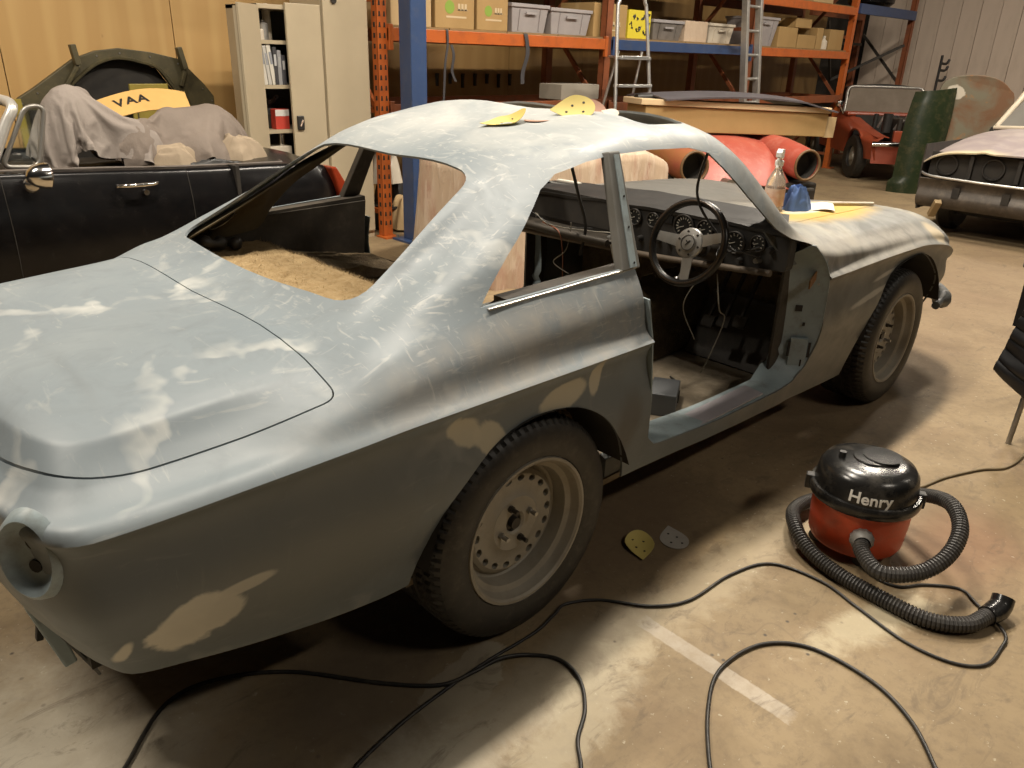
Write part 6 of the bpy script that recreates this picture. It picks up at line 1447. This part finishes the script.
# ================================================================== on the bonnet and in the cabin
sp_ = thing('spray_bottle', 'clear spray bottle with white trigger head standing on the bonnet', 'bottle', (1.80, -.33, .879), R(200))
M['clear'] = mat('clear_plastic', (.85, .72, .62), .12, trans=.75)
b_ = MB(); b_.lathe([(.001,0), (.036,0), (.040,.008), (.040,.10), (.036,.13), (.020,.165), (.014,.175), (.014,.19), (.001,.19)], seg=24); b_.build('bottle_body', M['clear'], sp_, 40)
b_ = MB(); b_.lathe([(.0415,.03), (.0415,.10)], seg=24); b_.build('label_band', mat('peach_label', (.50, .26, .17), .5, c2=(.6, .5, .42), ns=25), sp_, 40, solid=.001)
b_ = MB(); b_.lathe([(.017,.188), (.018,.205), (.012,.212), (.001,.212)], seg=16); b_.prism([(-.025,.212), (.05,.225), (.05,.243), (.02,.255), (-.03,.250), (-.035,.235)], lambda x, z: (x, -.011, z), lambda x, z: (x, .011, z)); b_.build('trigger_head', M['white'], sp_, bevel=.002)
b_ = MB(); b_.tube(spline([(.03,0,.228), (.045,0,.215), (.040,0,.195), (.048,0,.182)], 4), .006, 8); b_.build('trigger', M['white'], sp_, 40)
b_ = MB(); b_.cyl((0,0,.01), (0,0,.19), .003, 6); b_.build('dip_tube', M['white'], sp_)
o = heap(1.92, -.37, .876, .085, .06, .05, 31.4, mat('blue_cloth', (.11, .20, .46), .8, c2=(.08, .15, .36), ns=9), 'crumpled blue cloth on the bonnet beside the spray bottle', .06, 3.2, name='blue_cloth', nu=48); o['category'] = 'cloth'; del o['group']
pp = MB(); pp.grid(lambda u, v: Vector((-.07+.14*u, -.05+.10*v, .002+.012*u*u+.004*math.sin(v*5))), 8, 8); o = tag(pp.build('paper_scrap', M['white'], None, 60, solid=.001), 'white paper scrap on the yellow patch of the bonnet', 'paper'); o.location = (2.06, -.42, .882); o.rotation_euler = (0, .04, .5)
sk = MB(); sk.tube(spline([(1.98,-.30,.887), (2.2,-.38,.882), (2.5,-.46,.862)], 6), .008, 8); o = tag(sk.build('pale_strip', mat('pale_strip', (.55, .48, .38), .6), None, 60), 'pale trim strip lying along the bonnet edge', 'trim strip')
gb_ = thing('control_box', 'grey metal box left on the coupe floor behind the sill', 'box', (1.0, -.44, .272), R(30)); b_ = MB(); b_.prism([(-.10,0), (.10,0), (.10,.05), (.085,.075), (-.10,.085)], lambda x, z: (x, -.05, z), lambda x, z: (x, .05, z)); b_.build('case', mat('grey_box', (.10, .105, .11), .5), gb_, bevel=.004)
b_ = MB(); b_.box((.03,-.052,.03), (.05,.004,.03)); b_.build('connector', M['dark'], gb_); b_ = MB(); b_.tube(spline([(.10,0,.02), (.16,.02,.005), (.22,-.03,.005), (.28,.0,.005)], 5), .004, 6); b_.build('lead', M['black'], gb_, 60)
# ================================================================== chair with black quilted jacket
ch = thing('folding_chair', 'tubular metal chair at the right edge under the black jacket', 'chair', (2.55, -1.49, 0), R(90))
for sx in (-.20, .20):
    b_ = MB(); b_.tube(spline([(sx, -.20, 0), (sx, -.17, .25), (sx, -.13, .45)], 5), .011, 8); b_.build('leg', M['steel'], ch, 60)
    b_ = MB(); b_.tube(spline([(sx, .22, 0), (sx, .18, .3), (sx, .17, .45), (sx, .22, .84)], 5), .011, 8); b_.build('back_leg', M['steel'], ch, 60)
b_ = MB(); b_.box((0, .0, .455), (.42, .38, .03)); b_.build('seat', M['black'], ch, bevel=.012)
b_ = MB(); b_.box((0, .21, .74), (.40, .02, .20)); b_.build('backrest', M['black'], ch, bevel=.008)
jk = thing('quilted_jacket', 'black quilted jacket draped over the chair at the right edge', 'jacket', (2.55, -1.49, 0), R(90))
M['quilt'] = mat('black_nylon', (.010, .010, .011), .38, c2=(.016, .016, .017), ns=10)

def jkt(u, v):
    x = -.36+.62*u+.03*v*(1 if u > .9 else u); z = .70-.48*v
    z += -.10*(1-u)*v*0+.02*math.sin(u*6)
    row = abs(math.sin(v*PI*8)); colm = abs(math.sin(u*PI*3+.4*math.sin(v*9)))
    puff = .009*(row**.5)+.004*colm+.02*mnoise.noise((u*5, v*6, 3))
    zl = z+.10*max(0, u-.7)/.3*(v)+.0
    return Vector((x+.03*v, .245+puff+.03*v, zl))
b_ = MB(); b_.grid(jkt, 40, 64); b_.build('jacket_back', M['quilt'], jk, 60, solid=.02)
b_ = MB(); b_.grid(lambda u, v: Vector((-.33+.66*u, .245-.10*v, .74+.05*math.sin(PI*v)+.01*math.sin(u*7))), 24, 8); b_.build('jacket_shoulders', M['quilt'], jk, 60, solid=.02)
b_ = MB(); b_.grid(lambda u, v: Vector((-.33+.66*u, .145-.02*v, .75-.28*v+.012*abs(math.sin(v*PI*5)))), 24, 24); b_.build('jacket_front', M['quilt'], jk, 60, solid=.02)
